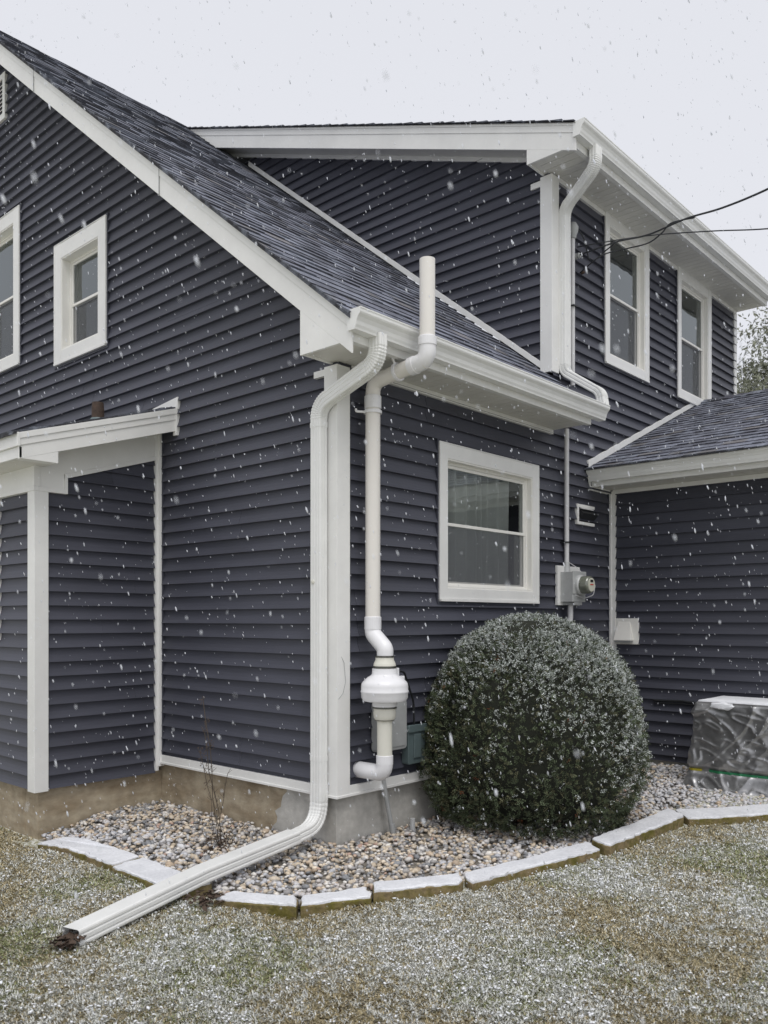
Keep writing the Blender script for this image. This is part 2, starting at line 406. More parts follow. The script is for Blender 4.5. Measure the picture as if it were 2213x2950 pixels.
def screen_mat():
    m = bpy.data.materials.new('screen_mesh'); m.use_nodes = True; n = m.node_tree; n.nodes.clear()
    o = n.nodes.new('ShaderNodeOutputMaterial'); mix = n.nodes.new('ShaderNodeMixShader'); mix.inputs[0].default_value = .42
    t = n.nodes.new('ShaderNodeBsdfTransparent'); d = n.nodes.new('ShaderNodeBsdfDiffuse'); d.inputs[0].default_value = (.17, .175, .19, 1)
    n.links.new(t.outputs[0], mix.inputs[1]); n.links.new(d.outputs[0], mix.inputs[2]); n.links.new(mix.outputs[0], o.inputs[0]); return m
SCR = screen_mat()

# ------------------------------------------------------------------ shingles
def shingles(mb, O, along, up, width, length, expo=.143, pal=0, seed=1, clip=None):
    """O lower corner, unit vectors along / up the slope; butt edges face down the slope"""
    O, A, U = Vector(O), Vector(along).normalized(), Vector(up).normalized(); N = A.cross(U).normalized()
    if N.z < 0: N = -N
    r = random.Random(seed); n = int(length / expo) + 1
    for k in range(n):
        s0 = k * expo; s1 = min(s0 + expo, length + .01); x = -r.uniform(0, .2)
        while x < width:
            wd = r.uniform(.07, .24); xa, xb = max(x, 0), min(x + wd, width); x += wd
            if xb - xa < .01: continue
            if clip and clip((xa + xb) / 2, s0): continue
            thick = r.random() < .5; h = .014 if thick else .0075; dn = r.uniform(0, .004) + (.0 if thick else .006)
            g = r.choice((.7, .85, .95, 1.05, 1.15, 1.3)) * r.uniform(.93, 1.07)
            c = (.118 * g, .124 * g, .158 * g)
            if r.random() < .10: c = (.13 * g, .124 * g, .130 * g)
            P = lambda u, v, w_: O + A * u + U * v + N * w_
            ln = expo * 1.02
            mb.poly([P(xa, s0 + dn, h), P(xb, s0 + dn, h), P(xb, s0 + ln, .001), P(xa, s0 + ln, .001)], c)
            c2 = (.05, .052, .064)
            mb.poly([P(xa, s0 + dn, -.004), P(xb, s0 + dn, -.004), P(xb, s0 + dn, h), P(xa, s0 + dn, h)], c2)
            mb.poly([P(xa, s0 + dn, -.004), P(xa, s0 + dn, h), P(xa, s0 + ln, .001), P(xa, s0 + ln, -.004)], c2)
            mb.poly([P(xb, s0 + dn, h), P(xb, s0 + dn, -.004), P(xb, s0 + ln, -.004), P(xb, s0 + ln, .001)], c2)
def kgutter(mb, F, x0, x1, zt, h=.125, d=.12):
    """K-style gutter, back at y=0, front lip at y=d; F x along the eave, y outward"""
    prof = [(0.002, zt), (0.002, zt - h), (d * .58, zt - h), (d * .60, zt - h * .90), (d * .66, zt - h * .78), (d * .70, zt - h * .60), (d * .80, zt - h * .42), (d * .93, zt - h * .30),
            (d * .97, zt - h * .22), (d * .97, zt - h * .08), (d, zt - h * .06), (d, zt), (d * .9, zt), (d * .9, zt - .004), (d * .965, zt - .006)]
    inner = [(y * .955 + .002, z + (.003 if z < zt - .01 else -.001)) for y, z in prof[:11]][::-1]
    ring = prof[:13] + [(d * .92, zt - .012)] + [(max(y - .004, .004), z) for y, z in inner]
    mb.rings([[F(x, y, z) for y, z in ring] for x in (x0, x1)], False, False)
    for x, s in ((x0, -1), (x1, 1)):
        pr = [(y, z) for y, z in prof[:12]]
        mb.prism([F(x, y, z) for y, z in pr], [F(x + .003 * s, y, z) for y, z in pr])
    # seam lines where lengths meet
    return mb

# ================================================================== HOUSE
A1 = 2.83; AR = 7.62; RB = 5.5                      # dormer wall, right end, ridge line
zr = lambda b: 3.53 + .80 * (b + .44)               # main roof surface
zs = lambda b: 5.985 + .38 * (b + .44)              # shed dormer roof surface
house = empty('house', (0, 0, 0), 'dark grey lap-sided house with white trim, shed dormer and garage wing', 'house')
FW = FR((0, 0, 0), (1, 0, 0), (0, -1, 0))           # eave-side wall, x = a
FG = FR((0, 0, 0), (0, -1, 0), (-1, 0, 0))          # gable wall, x = -b
FD = FR((A1, 0, 0), (0, -1, 0), (-1, 0, 0))         # dormer cheek
FGA = FR((4.0, 0, 0), (0, -1, 0), (-1, 0, 0))       # garage wall
M_ = -1.10
FBS = FR((0, 2.17, 0), (1, 0, 0), (0, -1, 0))       # entry side wall
FBF = FR((M_, 0, 0), (0, -1, 0), (-1, 0, 0))        # entry front wall

# windows first (they give the holes)
hW, inW = window(house, FW, 1.108, 2.557, 1.765, 3.0, c=.095, ctop=.115, cbot=.085, label='double-hung window with drawn sheer curtains')
hU1, _ = window(house, FW, 3.856, 4.867, 4.265, 5.795, c=.09, ctop=.10, label='upper window close to the cables', screen=True)
hU2, _ = window(house, FW, 5.672, 6.690, 4.265, 5.795, c=.09, ctop=.10, label='upper window above the garage roof', screen=True)
hS, _ = window(house, FG, -4.014, -3.027, 4.175, 5.36, c=.135, ctop=.15, cbot=.11, label='small upper window of the gable wall', dep=.075, screen=True)
hL, _ = window(house, FG, -6.0, -4.815, 4.36, 6.04, c=.13, ctop=.14, cbot=.11, label='larger upper window of the gable wall, cut by the frame', dep=.075)

# walls
REFW, REFG = 1.811, 1.349
mb = MB()
bm_ = lambda z: max(0., (z + .21 - 3.53) / .8 - .44)
siding(mb, FG, .43, zr(5.4) - .25, lambda z: (-min(8.5, 2 * RB - bm_(z)), -max(.0, bm_(z))), [hS, hL], REFG)
mb.build('gable_wall', SIDING, house, recalc=False)
mb = MB()
siding(mb, FW, .43, 3.40, lambda z: (.0, A1), [hW], REFW)
siding(mb, FW, .43, 5.80, lambda z: (A1, AR), [hW, hU1, hU2], REFW)
mb.build('eave_wall', SIDING, house, recalc=False)
mb = MB()
def spd(z):
    bmx = (z - .02 - 3.53) / .8 - .44; bmn = max(0., (z + .23 - 5.985) / .38 - .44)
    return (-max(bmx, bmn), -bmn)
siding(mb, FD, 3.93, 7.55, spd, [], REFW)
mb.build('dormer_wall', SIDING, house, recalc=False)
mb = MB(); siding(mb, FGA, .19, 2.96, lambda z: (.045, 6.5), [], REFW - .02); mb.build('garage_wall', SIDING, house, recalc=False)
mb = MB(); siding(mb, FBS, .285, 3.1, lambda z: (M_, -.068), [], REFG + .03); 
siding(mb, FBF, .285, 2.75, lambda z: (-5, -2.17), [(-3.9, -2.79, 1.45, 2.6)], REFG + .03); mb.build('entry_wall', SIDING, house, recalc=False)
# closing faces behind (right end, back, far wall)
mb = MB(); mb.box(WORLD, AR - .02, AR, .03, 10.9, .2, 5.75); mb.box(WORLD, .05, AR - .05, 10.9, 11, 0, 3.4); mb.build('back_wall', SIDING, house)

# foundation
mb = MB(); mb.box(WORLD, .02, .25, .30, 2.4, -.3, .375); mb.box(WORLD, .014, .02, .60, 2.17, .335, .372); mb.box(WORLD, M_ + .02, .02, 2.19, 2.4, -.3, .29); mb.box(WORLD, M_ + .018, M_ + .2, 2.4, 6, -.3, .29)
mb.build('brown_foundation', BROWNF, house)
mb = MB()
# grey parge coat with a ragged left edge over the brown stucco
n = 15; ragg = [(.30 + .10 * math.sin(i * 1.7) * .5 + .16 * (1 - i / (n - 1)) + .03 * math.sin(i * 4.1), -.2 + i * (.575 / (n - 1))) for i in range(n)]
ragg = [(.80 - .26 * (z + .2) / .575 * 1.0 + .025 * math.sin(i * 2.3) + .012 * math.sin(i * 5.1), z) for i, (_, z) in enumerate(ragg)]
A_ = [Vector((.010, .0245, -.2))] + [Vector((.010, b, z)) for b, z in ragg] + [Vector((.010, .0245, .374))]
B_ = [p + Vector((.06, 0, 0)) for p in A_]
A_[0].x = A_[-1].x = .013
mb.prism(A_, B_); mb.box(WORLD, .010, 4.0, .0205, .25, -.2, .375); mb.box(WORLD, 4.02, 4.2, -6.5, .02, -.2, .19)
mb.build('grey_foundation', GREYF, house)

# white trims
mb = MB()
mb.box(FG, -2.14, .0, 0, .032, .380, .436); mb.box(FG, -2.14, .0, .0, .040, .362, .380)
mb.box(FW, .0, 3.94, 0, .032, .380, .436); mb.box(FW, -.04, 3.94, .0, .040, .362, .380)
mb.build('starter_trim', WHITE, house, bevel=.002)
def post(F1, F2w, z0, z1, corner, da, db, w=.095, t=.034):
    m = MB(); a, b = corner
    # L-shaped vinyl corner post
    xa = sorted((a - .024 * da * -1 * -1, a + w * da)); 
    A0 = [(a - t * da, b - t * db), (a + w * da, b - t * db), (a + w * da, b + .004 * db), (a + .004 * da, b + .004 * db), (a + .004 * da, b + w * db), (a - t * da, b + w * db)]
    m.prism([Vector((x, y, z0)) for x, y in A0], [Vector((x, y, z1)) for x, y in A0]); return m.build('corner_post', WHITE, house, bevel=.003)
post(0, 0, .362, 3.36, (0, 0), 1, 1)
post(0, 0, 3.93, 5.785, (A1, 0), 1, 1)
post(0, 0, .27, 2.60, (M_, 2.17), 1, 1, w=.08)
mb = MB(); mb.box(WORLD, AR - .07, AR + .024, -.024, .0, 4.35, 5.77); mb.box(WORLD, AR, AR + .024, 0, .08, 4.35, 5.77); mb.build('corner_post', WHITE, house)
mb = MB(); mb.box(WORLD, -.046, 0, 2.112, 2.17, .34, 3.25); mb.box(WORLD, -.070, -.040, 2.134, 2.169, .30, 3.25); mb.build('inside_corner_trim', WHITE, house, bevel=.002)
mb = MB(); mb.box(WORLD, -.026, 0, 2.098, 2.112, .44, 3.2, (.05, .053, .07)); mb.build('channel', SIDING, house)
mb = MB(); mb.box(WORLD, 3.938, 3.95, -.026, 0, .44, 2.9, (.05, .053, .07)); mb.build('channel', SIDING, house)
mb = MB(); mb.box(WORLD, 3.950, 4.0, -.046, 0, .2, 2.9); mb.box(WORLD, 3.965, 4.0, -.082, -.04, .2, 2.93); mb.build('inside_corner_trim', WHITE, house, bevel=.002)

# roofs -------------------------------------------------------------
EAV = -.44
sl = math.hypot(1, .8); U = Vector((0, 1, .8)).normalized()
mb = MB(); Lm = (RB - EAV) * sl
shingles(mb, (-.335, EAV, zr(EAV)), (1, 0, 0), U, 3.19, Lm, clip=lambda x, s: (x - .335) > A1 and s > .46 * sl, seed=3)
n = Vector((0, -.8, 1)).normalized()
mb.prism([Vector((-.33, b, z)) for b, z in ((EAV, zr(EAV) - .005), (RB, zr(RB) - .005), (RB, zr(RB) - .03), (EAV, zr(EAV) - .03))],
         [Vector((2.85, b, z)) for b, z in ((EAV, zr(EAV) - .005), (RB, zr(RB) - .005), (RB, zr(RB) - .03), (EAV, zr(EAV) - .03))])
for i in range(len(mb.c)):
    if mb.c[i] is None: mb.c[i] = (.03, .03, .035)
mb.poly([(-.33, RB, zr(RB)), (7.7, RB, zr(RB)), (7.7, 2 * RB + .44, zr(EAV)), (-.33, 2 * RB + .44, zr(EAV))], (.04, .04, .055))
mb.build('roof', ROOF, house, recalc=False)
mb = MB(); shingles(mb, (A1 - .335, EAV, zs(EAV)), (1, 0, 0), Vector((0, 1, .38)).normalized(), AR + .09 - A1 + .3, (RB - EAV) * math.hypot(1, .38), expo=.143, seed=5)
mb.poly([(A1 - .33, EAV, zs(EAV) - .012), (AR + .05, EAV, zs(EAV) - .012), (AR + .05, RB, zs(RB) - .012), (A1 - .33, RB, zs(RB) - .012)], (.03, .03, .035))
mb.build('dormer_roof', ROOF, house, recalc=False)
# garage roof: eave a=3.51, slope 5/12 up to ridge a=6.5
zg = lambda a: 3.10 + .414 * (a - 3.47)
mb = MB(); shingles(mb, (3.44, 0, zg(3.44)), (0, -1, 0), Vector((1, 0, .414)).normalized(), 6.5, 3.06 * math.hypot(1, .414), seed=9)
mb.poly([(3.46, 0, zg(3.46) - .012), (3.46, -6.5, zg(3.46) - .012), (6.5, -6.5, zg(6.5) - .012), (6.5, 0, zg(6.5) - .012)], (.03, .03, .035))
mb.poly([(6.5, 0, zg(6.5)), (6.5, -6.5, zg(6.5)), (9.6, -6.5, zg(3.4)), (9.6, 0, zg(3.4))], (.04, .04, .055))
for k in range(44):   # ridge caps
    y0 = -k * .148; g = random.choice((.6, .9, 1.2))
    for s in (-1, 1):
        mb.poly([(6.5, y0, zg(6.5) + .026), (6.5, y0 - .16, zg(6.5) + .014), (6.5 + s * .15, y0 - .16, zg(6.35) + .010), (6.5 + s * .15, y0, zg(6.35) + .022)], (.04 * g, .04 * g, .055 * g))
mb.build('garage_roof', ROOF, house, recalc=False)
# entry shed roof: slopes down toward -a
zb = lambda a: 3.385 + .315 * a
mb = MB(); shingles(mb, (-1.40, 1.895, zb(-1.40) + .012), (0, 1, 0), Vector((1, 0, .315)).normalized(), 4, 1.39 * math.hypot(1, .315), seed=11)
Q = [(-1.40, zb(-1.40) + .010), (-.02, zb(-.02) + .010), (-.02, zb(-.02) - .005), (-1.40, zb(-1.40) - .005)]
i0 = len(mb.c); mb.prism([Vector((a, 1.897, z)) for a, z in Q], [Vector((a, 5.9, z)) for a, z in Q])
for i in range(i0, len(mb.c)): mb.c[i] = (.03, .03, .035)
mb.build('entry_roof', ROOF, house, recalc=False)

# rake boards --------------------------------------------------------
def rake(name, ap, zf, b0, b1, hu=.095, hl=.155, bx=.05, zbx=3.37, mitre=True, thick=.02):
    m = MB()
    def strip(t0, t1, x, th, lo=b0, hi=b1):
        R0 = [(lo, zf(lo) - t0), (hi, zf(hi) - t0), (hi, zf(hi) - t1), (lo, zf(lo) - t1)]
        m.prism([Vector((x, b, z)) for b, z in R0], [Vector((x + th, b, z)) for b, z in R0])
    strip(.004, .035, ap - .012, .03); strip(.035, hu, ap - .006, .025); strip(hu, hu + hl, ap, thick)
    o = m.build(name, WHITE, house, bevel=.002)
    m = MB(); lo = -.41
    R0 = [(bx, zbx), (bx, zf(bx) - hu - hl), (lo, zf(lo) - hu - hl), (lo, zbx)]
    if zf(lo) - hu - hl < zbx + .002: R0 = [(bx, zbx), (bx, zf(bx) - hu - hl), ((zbx - zf(0) + hu + hl) / (zf(1) - zf(0)), zbx)]
    m.prism([Vector((ap, b, z)) for b, z in R0], [Vector((ap + .022, b, z)) for b, z in R0])
    m.box(WORLD, ap + .022, ap + .29, bx - .02, bx, zbx + .004, zf(bx) - hu - hl)
    m.build('eave_return', WHITE, house, bevel=.002)
    m = MB(); m.box(WORLD, ap + .022, ap + .29, lo + .02, bx - .02, zbx + .014, zbx + .022); m.build('soffit', SOFFIT, house)
rake('rake_board', -.30, zr, -.43, RB)
for b in (1.72, 3.9):
    m = MB(); Q0 = [(b, zr(b)), (b + .003, zr(b)), (b + .003, zr(b) - .252), (b, zr(b) - .252)]
    m.prism([Vector((-.3095, y, z)) for y, z in Q0], [Vector((-.30, y, z)) for y, z in Q0]); m.build('rake_seam', GREYBOX, house)
rake('dormer_rake_board', A1 - .30, zs, -.43, RB, zbx=5.79, bx=.075)
m = MB()
R0 = [(RB, zr(RB) - .005), (2 * RB + .4, zr(EAV) - .005), (2 * RB + .4, zr(EAV) - .25), (RB, zr(RB) - .25)]
m.prism([Vector((-.3, b, z)) for b, z in R0], [Vector((-.28, b, z)) for b, z in R0]); m.build('rake_board', WHITE, house)
# sloped soffits under the rakes plus the frieze strip on the wall
def rake_soffit(ap, aw, zf, b0, b1, drop=.215):
    m = MB(); R0 = [(b0, zf(b0) - drop), (b1, zf(b1) - drop), (b1, zf(b1) - drop + .015), (b0, zf(b0) - drop + .015)]
    m.prism([Vector((ap, b, z)) for b, z in R0], [Vector((aw, b, z)) for b, z in R0]); m.build('rake_soffit', SOFFIT, house)
    m = MB(); R0 = [(b0, zf(b0) - drop - .045), (b1, zf(b1) - drop - .045), (b1, zf(b1) - drop), (b0, zf(b0) - drop)]
    m.prism([Vector((aw - .03, b, z)) for b, z in R0], [Vector((aw, b, z)) for b, z in R0]); m.build('frieze_strip', WHITE, house, bevel=.002)
rake_soffit(-.28, 0, zr, .05, RB); rake_soffit(A1 - .28, A1, zs, .08, RB)

# eaves: planked soffit, fascia, gutter, wall strip ----------------------
def eave(F, x0, x1, zs_, fz, yo=.41, gx=None, gz_=None, wall_strip=True, xs0=None, xs1=None, gh=.125):
    m = MB(); x = x0
    while x < x1 - .002:
        xe = min(x + .098, x1); m.box(F, x + .001, xe - .002, .0, yo - .02, zs_ + .0005, zs_ + .012); x += .1
    m.box(F, x0, x1, 0, yo - .02, zs_ + .004, zs_ + .02); m.build('soffit', SOFFIT, house)
    m = MB(); m.box(F, x0, x1, yo - .02, yo, zs_ - .012, fz); m.box(F, x0, x1, yo - .045, yo - .02, zs_ - .012, zs_ - .002)
    m.build('fascia', WHITE, house, bevel=.002)
    if wall_strip:
        m = MB(); m.box(F, xs0 if xs0 is not None else x0, xs1 if xs1 is not None else x1, 0, .03, zs_ - .045, zs_ - .001)
        m.build('frieze_strip', WHITE, house, bevel=.002)
    if gx:
        m = MB(); kgutter(m, FR(F(0, yo, 0), F(1, 0, 0) - F(0, 0, 0), F(0, 1, 0) - F(0, 0, 0)), gx[0], gx[1], gz_, gh)
        g = m.build('gutter', WHITE2, house, recalc=False)
eave(FW, -.275, 2.85, 3.385, 3.53, gx=(-.315, 2.985), gz_=3.555, xs0=.12, xs1=2.83, gh=.13)
eave(FW, A1 - .28, AR + .05, 5.80, 5.97, gx=(A1 - .315, AR + .12), gz_=5.985, xs0=A1 + .1, xs1=AR, gh=.13)
FGE = FR((4.0, 0, 0), (0, -1, 0), (-1, 0, 0))
eave(FGE, 0.02, 6.5, 2.945, 3.09, gx=(0.02, 6.5), gz_=3.105, xs0=.05, gh=.125)
m = MB(); m.box(FG, -.20, -.09, 0, .033, 3.30, 3.345); m.build('frieze_strip', WHITE, house)
m = MB(); m.box(FD, -.2, -.09, 0, .033, 5.70, 5.755); m.build('frieze_strip', WHITE, house)
# garage eave meets the wall: closing strip on the wall
m = MB(); m.box(FW, 3.56, 3.98, 0, .022, 2.90, 2.944); m.box(FW, 3.54, 3.562, 0, .022, 2.90, 2.99); m.build('frieze_strip', WHITE, house)
# flashings
m = MB()
R0 = [(.05, zr(.05) + .022), (4.46, zr(4.46) + .022), (4.46, zr(4.46) + .088), (.05, zr(.05) + .088)]
m.prism([Vector((A1 - .03, b, z)) for b, z in R0], [Vector((A1, b, z)) for b, z in R0]); m.build('flashing', WHITE, house, bevel=.002)
m = MB()
R0 = [(3.50, zg(3.5) + .005), (6.25, zg(6.25) + .02), (6.25, zg(6.25) + .075), (3.50, zg(3.5) + .075)]
m.prism([Vector((a, -.032, z)) for a, z in R0], [Vector((a, 0, z)) for a, z in R0]); m.box(FW, 3.50, 3.53, 0, .034, 3.02, 3.16); m.build('flashing', WHITE, house, bevel=.002)

# entry roof edge ------------------------------------------------------
m = MB(); yb = 1.90
def srt(t0, t1, y, th, a0=-1.36, a1=-.035):
    R0 = [(a0, zb(a0) - t0), (a1, zb(a1) - t0), (a1, zb(a1) - t1), (a0, zb(a0) - t1)]
    m.prism([Vector((a, y, z)) for a, z in R0], [Vector((a, y + th, z)) for a, z in R0])
srt(.0, .045, yb - .014, .03); srt(.045, .095, yb - .007, .026); srt(.095, .19, yb, .02)
m.build('entry_rake_board', WHITE, house, bevel=.002)
m = MB(); R0 = [(-1.335, 2.772), (-1.06, 2.772), (-1.06, zb(-1.06) - .19), (-1.335, zb(-1.335) - .19 + .004)]
m.prism([Vector((a, yb + .001, z)) for a, z in R0], [Vector((a, 2.0, z)) for a, z in R0]); m.build('eave_return', WHITE, house, bevel=.002)
m = MB(); m.box(WORLD, -.034, -.0, yb - .02, yb + .03, 3.15, 3.40); m.prism([Vector((-.03, yb - .03, 3.37)), Vector((-.03, yb + .9, 3.37)), Vector((-.03, yb - .03, 3.47))], [Vector((0, yb - .03, 3.37)), Vector((0, yb + .9, 3.37)), Vector((0, yb - .03, 3.47))])
m.build('flashing', WHITE, house)
m = MB(); m.box(WORLD, -1.375, -1.355, yb - .014, 5.9, zb(-1.36) - .10, zb(-1.36)); m.box(WORLD, -1.357, -1.337, yb, 5.9, 2.775, zb(-1.36) - .10); m.build('fascia', WHITE, house, bevel=.002)
m = MB(); m.box(WORLD, -1.337, M_ - .0, 2.0, 5.9, 2.776, 2.79); 
R0 = [(-1.06, zb(-1.06) - .175), (-.034, zb(-.034) - .175), (-.034, zb(-.034) - .16), (-1.06, zb(-1.06) - .16)]
m.prism([Vector((a, yb + .02, z)) for a, z in R0], [Vector((a, 2.17, z)) for a, z in R0]); m.box(WORLD, -1.3, -1.06, 2.0, 2.17, 2.775, 2.79); m.build('soffit', SOFFIT, house)
m = MB(); zf_ = lambda a: 3.02 + .317 * a
R0 = [(M_, 2.62), (-.89, 2.62), (-.89, zf_(-.89)), (-.034, zf_(-.034)), (-.034, zb(-.034) - .175), (M_ + .04, zb(M_ + .04) - .175), (M_, 2.775)]
m.prism([Vector((a, 2.17 - .032, z)) for a, z in R0], [Vector((a, 2.17, z)) for a, z in R0])
m.box(WORLD, M_ - .032, M_, 2.138, 5.9, 2.62, 2.776)
e = .018
for (p, q) in (((M_, 2.62), (-.89, 2.62)), ((-.89, zf_(-.89)), (-.034, zf_(-.034)))):
    R0 = [(p[0], p[1] - .035), (q[0], q[1] - .035), (q[0], q[1]), (p[0], p[1])]
    m.prism([Vector((a, 2.17 - .040, z)) for a, z in R0], [Vector((a, 2.17, z)) for a, z in R0])
m.box(WORLD, -.89, -.865, 2.129, 2.17, 2.585, zf_(-.87)); m.box(WORLD, M_ - .040, M_, 2.13, 5.9, 2.585, 2.62)
m.box(WORLD, M_ - .038, M_ + .012, 2.132, 2.18, 2.621, 2.776)
m.build('entry_frieze', WHITE, house, bevel=.002)
m = MB(); m.box(FBF, -2.86, -2.775, 0, .036, 1.43, 2.585); m.box(FBF, -3.9, -3.82, 0, .03, 1.43, 2.585); m.box(FBF, -3.82, -2.86, 0, .03, 1.43, 1.50)
ew = m.build('window', WHITE, house, bevel=.002); ew['label'] = 'entry window at the very edge of the view'
m = MB(); m.poly([FBF(-3.82, .0, 1.5), FBF(-2.9, .0, 1.5), FBF(-2.9, .0, 2.585), FBF(-3.82, .0, 2.585)]); m.build('glass', GLASS, ew, recalc=False)
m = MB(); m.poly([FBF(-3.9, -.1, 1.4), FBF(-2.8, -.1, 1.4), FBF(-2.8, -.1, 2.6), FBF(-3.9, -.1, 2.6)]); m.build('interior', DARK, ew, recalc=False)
# rusty plumbing stack on the entry roof
m = MB(); lathe(m, (-.56, 2.22, zb(-.56)), [(.05, 0), (.05, .12), (.045, .17), (.03, .17)], 16); vs = m.build('vent_pipe', RUST, house, smooth=True)
m = MB(); lathe(m, (-.56, 2.22, zb(-.56) - .03), [(.12, 0), (.11, .03), (.06, .06), (.055, .07)], 20); m.build('boot', GREENBOX, vs, smooth=True)
# gable louvre vent
m = MB(); F = FG; x0, x1, z0, z1 = -5.75, -5.16, 7.13, 7.64; 
m.box(F, x0, x0 + .06, 0, .035, z0, z1); m.box(F, x1 - .06, x1, 0, .035, z0, z1); m.box(F, x0 + .06, x1 - .06, 0, .035, z1 - .06, z1); m.box(F, x0 + .06, x1 - .06, 0, .035, z0, z0 + .06)
gv = m.build('gable_vent', WHITE, house, bevel=.002)
m = MB(); k = z0 + .065
while k < z1 - .09:
    m.prism([F(x0 + .06, .03, k), F(x0 + .06, .034, k + .004), F(x0 + .06, .004, k + .034), F(x0 + .06, .0, k + .03)], [F(x1 - .06, .03, k), F(x1 - .06, .034, k + .004), F(x1 - .06, .004, k + .034), F(x1 - .06, .0, k + .03)]); k += .045
m.build('louvres', WHITE, gv)
m = MB(); m.box(F, x0 + .05, x1 - .05, .0195, .0205, z0 + .05, z1 - .05); m.build('backing', BLACK, gv)

# curtain in the ground floor window -----------------------------------
X0, X1, Z0, Z1 = inW; n = 260; rows = []
for zz in (Z0 - .02, (Z0 + Z1) / 2, Z1 + .02):
    row = []
    for i in range(n):
        t = i / (n - 1); x = X0 + .01 + (X1 - X0 - .13) * t
        y = -.145 + .034 * math.sin(t * 56 + 1.8 * math.sin(t * 11)) + .014 * math.sin(t * 23 + zz) 
        row.append(FW(x, y, zz))
    rows.append(row)
m = MB(); m.rings(rows, False, False, closed=False); o = m.build('curtain', CURT, None, smooth=True, recalc=False)
tag(o, 'sheer pleated curtain hanging inside the ground-floor window beside the pipe', 'curtain')

# ================================================================== THINGS ON THE WALLS
# downspouts --------------------------------------------------------------
SEC = fluted(.106, .076)
def dspout(label, top, p1, p2, foot, sec=None, fr_=.14):
    sec = sec or SEC
    m = MB(); pts = [top, p1, p2] + foot
    path = fillet(pts, fr_, 22); sweep(m, path, sec, up=(0, 1, 0), crimp=.030, cap=(False, False))
    root = m.build('downspout', WHITE2, None, recalc=False, solid=.0012); tag(root, label, 'downspout'); return root
d1 = dspout('white fluted downspout elbowing from the lower gutter end down the gable corner', (-.078, -.455, 3.45), (-.078, -.455, 3.275), (-.078, .100, 3.085), [(-.078, .100, .30)])
m = MB(); path = fillet([(-.078, .100, .46), (-.078, .100, .172), (-.50, .022, .140)], .19, 20); sweep(m, path, [(a * 1.05, b * 1.05) for a, b in SEC], up=(0, 1, 0), crimp=.018, cap=(False, False)); m.build('elbow', WHITE2, d1, recalc=False, solid=.0012)
m = MB(); path = [(Vector((-.36, .047, .155)), 0), (Vector((-1.2, -.105, .126)), 0), (Vector((-2.125, -.335, .076)), 0)]
sweep(m, path, fluted(.118, .086, .005, True), up=(0, 1, 0), cap=(False, False)); m.build('extension', WHITE2, d1, recalc=False, solid=.0015)
for z in (.62, 2.93): 
    m = MB(); path = [(Vector((-.078, .100, z)), 0), (Vector((-.078, .100, z + .035)), 0)]; sweep(m, path, [(a * 1.03, b * 1.04) for a, b in SEC], up=(0, 1, 0)); m.build('seam_band', WHITE2, d1, recalc=False)
m = MB(); lathe(m, (-.113, .12, 1.86), [(.016, 0), (.016, .006), (.009, .009)], 14, (-1, 0, 0)); m.build('screw_cap', RUBBER, d1, smooth=True)
d2 = dspout('white downspout from the dormer gutter emptying onto the lower gutter', (2.82, -.47, 5.87), (2.82, -.47, 5.70), (2.98, -.062, 5.50), [(2.98, -.062, 3.95), (2.955, -.455, 3.68), (2.955, -.475, 3.55)], sec=fluted(.080, .11), fr_=.12)

# radon vent ----------------------------------------------------------------
rv = empty('radon_vent_pipe', (.21, -.26, .5), 'white and cream vent pipe with bulbous fan rising past the lower gutter', 'vent pipe')
PA = .225
m = MB(); tube(m, [(PA, -.13, 1.56), (PA, -.13, 3.13)], .0525, 24); m.build('pipe', PVC, rv, smooth=True)
m = MB(); tube(m, [(PA, -.13, 3.10), (PA, -.13, 3.265), (.235, -.60, 3.325)], .0525, 24, .09); 
m.build('pipe', PVC, rv, smooth=True)
m = MB(); lathe(m, (PA, -.13, 3.08), [(.060, 0), (.060, .085), (.056, .09)], 28); m.build('collar', PVCW, rv, smooth=False)
m = MB(); tube(m, [(.232, -.50, 3.312), (.235, -.615, 3.325), (.235, -.615, 3.46)], .058, 24, .075); m.build('elbow', PVCW, rv, smooth=True)
m = MB(); lathe(m, (.235, -.615, 3.42), [(.0625, 0), (.0625, .055), (.058, .06)], 28); m.build('collar', PVCW, rv)
m = MB(); dd = Vector((.003, -.115, .015)).normalized(); lathe(m, Vector((.2315, -.475, 3.308)), [(.0615, 0), (.0615, .045), (.057, .047)], 28, dd); m.build('collar', PVCW, rv)
m = MB(); tube(m, [(.235, -.615, 3.44), (.235, -.615, 3.995)], .0525, 24, 0); m.build('pipe', PVC, rv, smooth=True, solid=.003)
# strap hooks
def hook(c, ax, side):
    m = MB(); lathe(m, Vector(c) - Vector(ax) * .01, [(.0645, 0), (.0645, .02)], 24, ax); tube(m, [Vector(c) + Vector(side) * .055, Vector(c) + Vector(side) * .12, Vector(c) + Vector(side) * .12 + Vector((0, 0, .018))], .009, 8, .01); m.build('strap', PVCW, rv)
hook((PA, -.13, 3.055), (0, 0, 1), (-.85, .55, 0)); hook((.229, -.36, 3.295), tuple(dd), (-.6, 0, .9))
m = MB(); lathe(m, (PA, -.13, 1.53), [(.060, 0), (.060, .085), (.055, .09)], 28); m.build('collar', PVCW, rv)
m = MB(); tube(m, [(PA, -.13, 1.56), (PA, -.13, 1.50), (.215, -.255, 1.40), (.215, -.255, 1.33)], .0575, 24, .05); m.build('elbow', PVCW, rv, smooth=True)
fa, fb = .205, -.26
def lat(prof, mt, name, sm=True): 
    m = MB(); lathe(m, (fa, fb, 0), prof, 36); return m.build(name, mt, rv, smooth=sm)
lat([(.062, 1.345), (.064, 1.335), (.064, 1.32), (.074, 1.30), (.078, 1.285), (.078, 1.265), (.06, 1.262)], RUBBER, 'coupling')
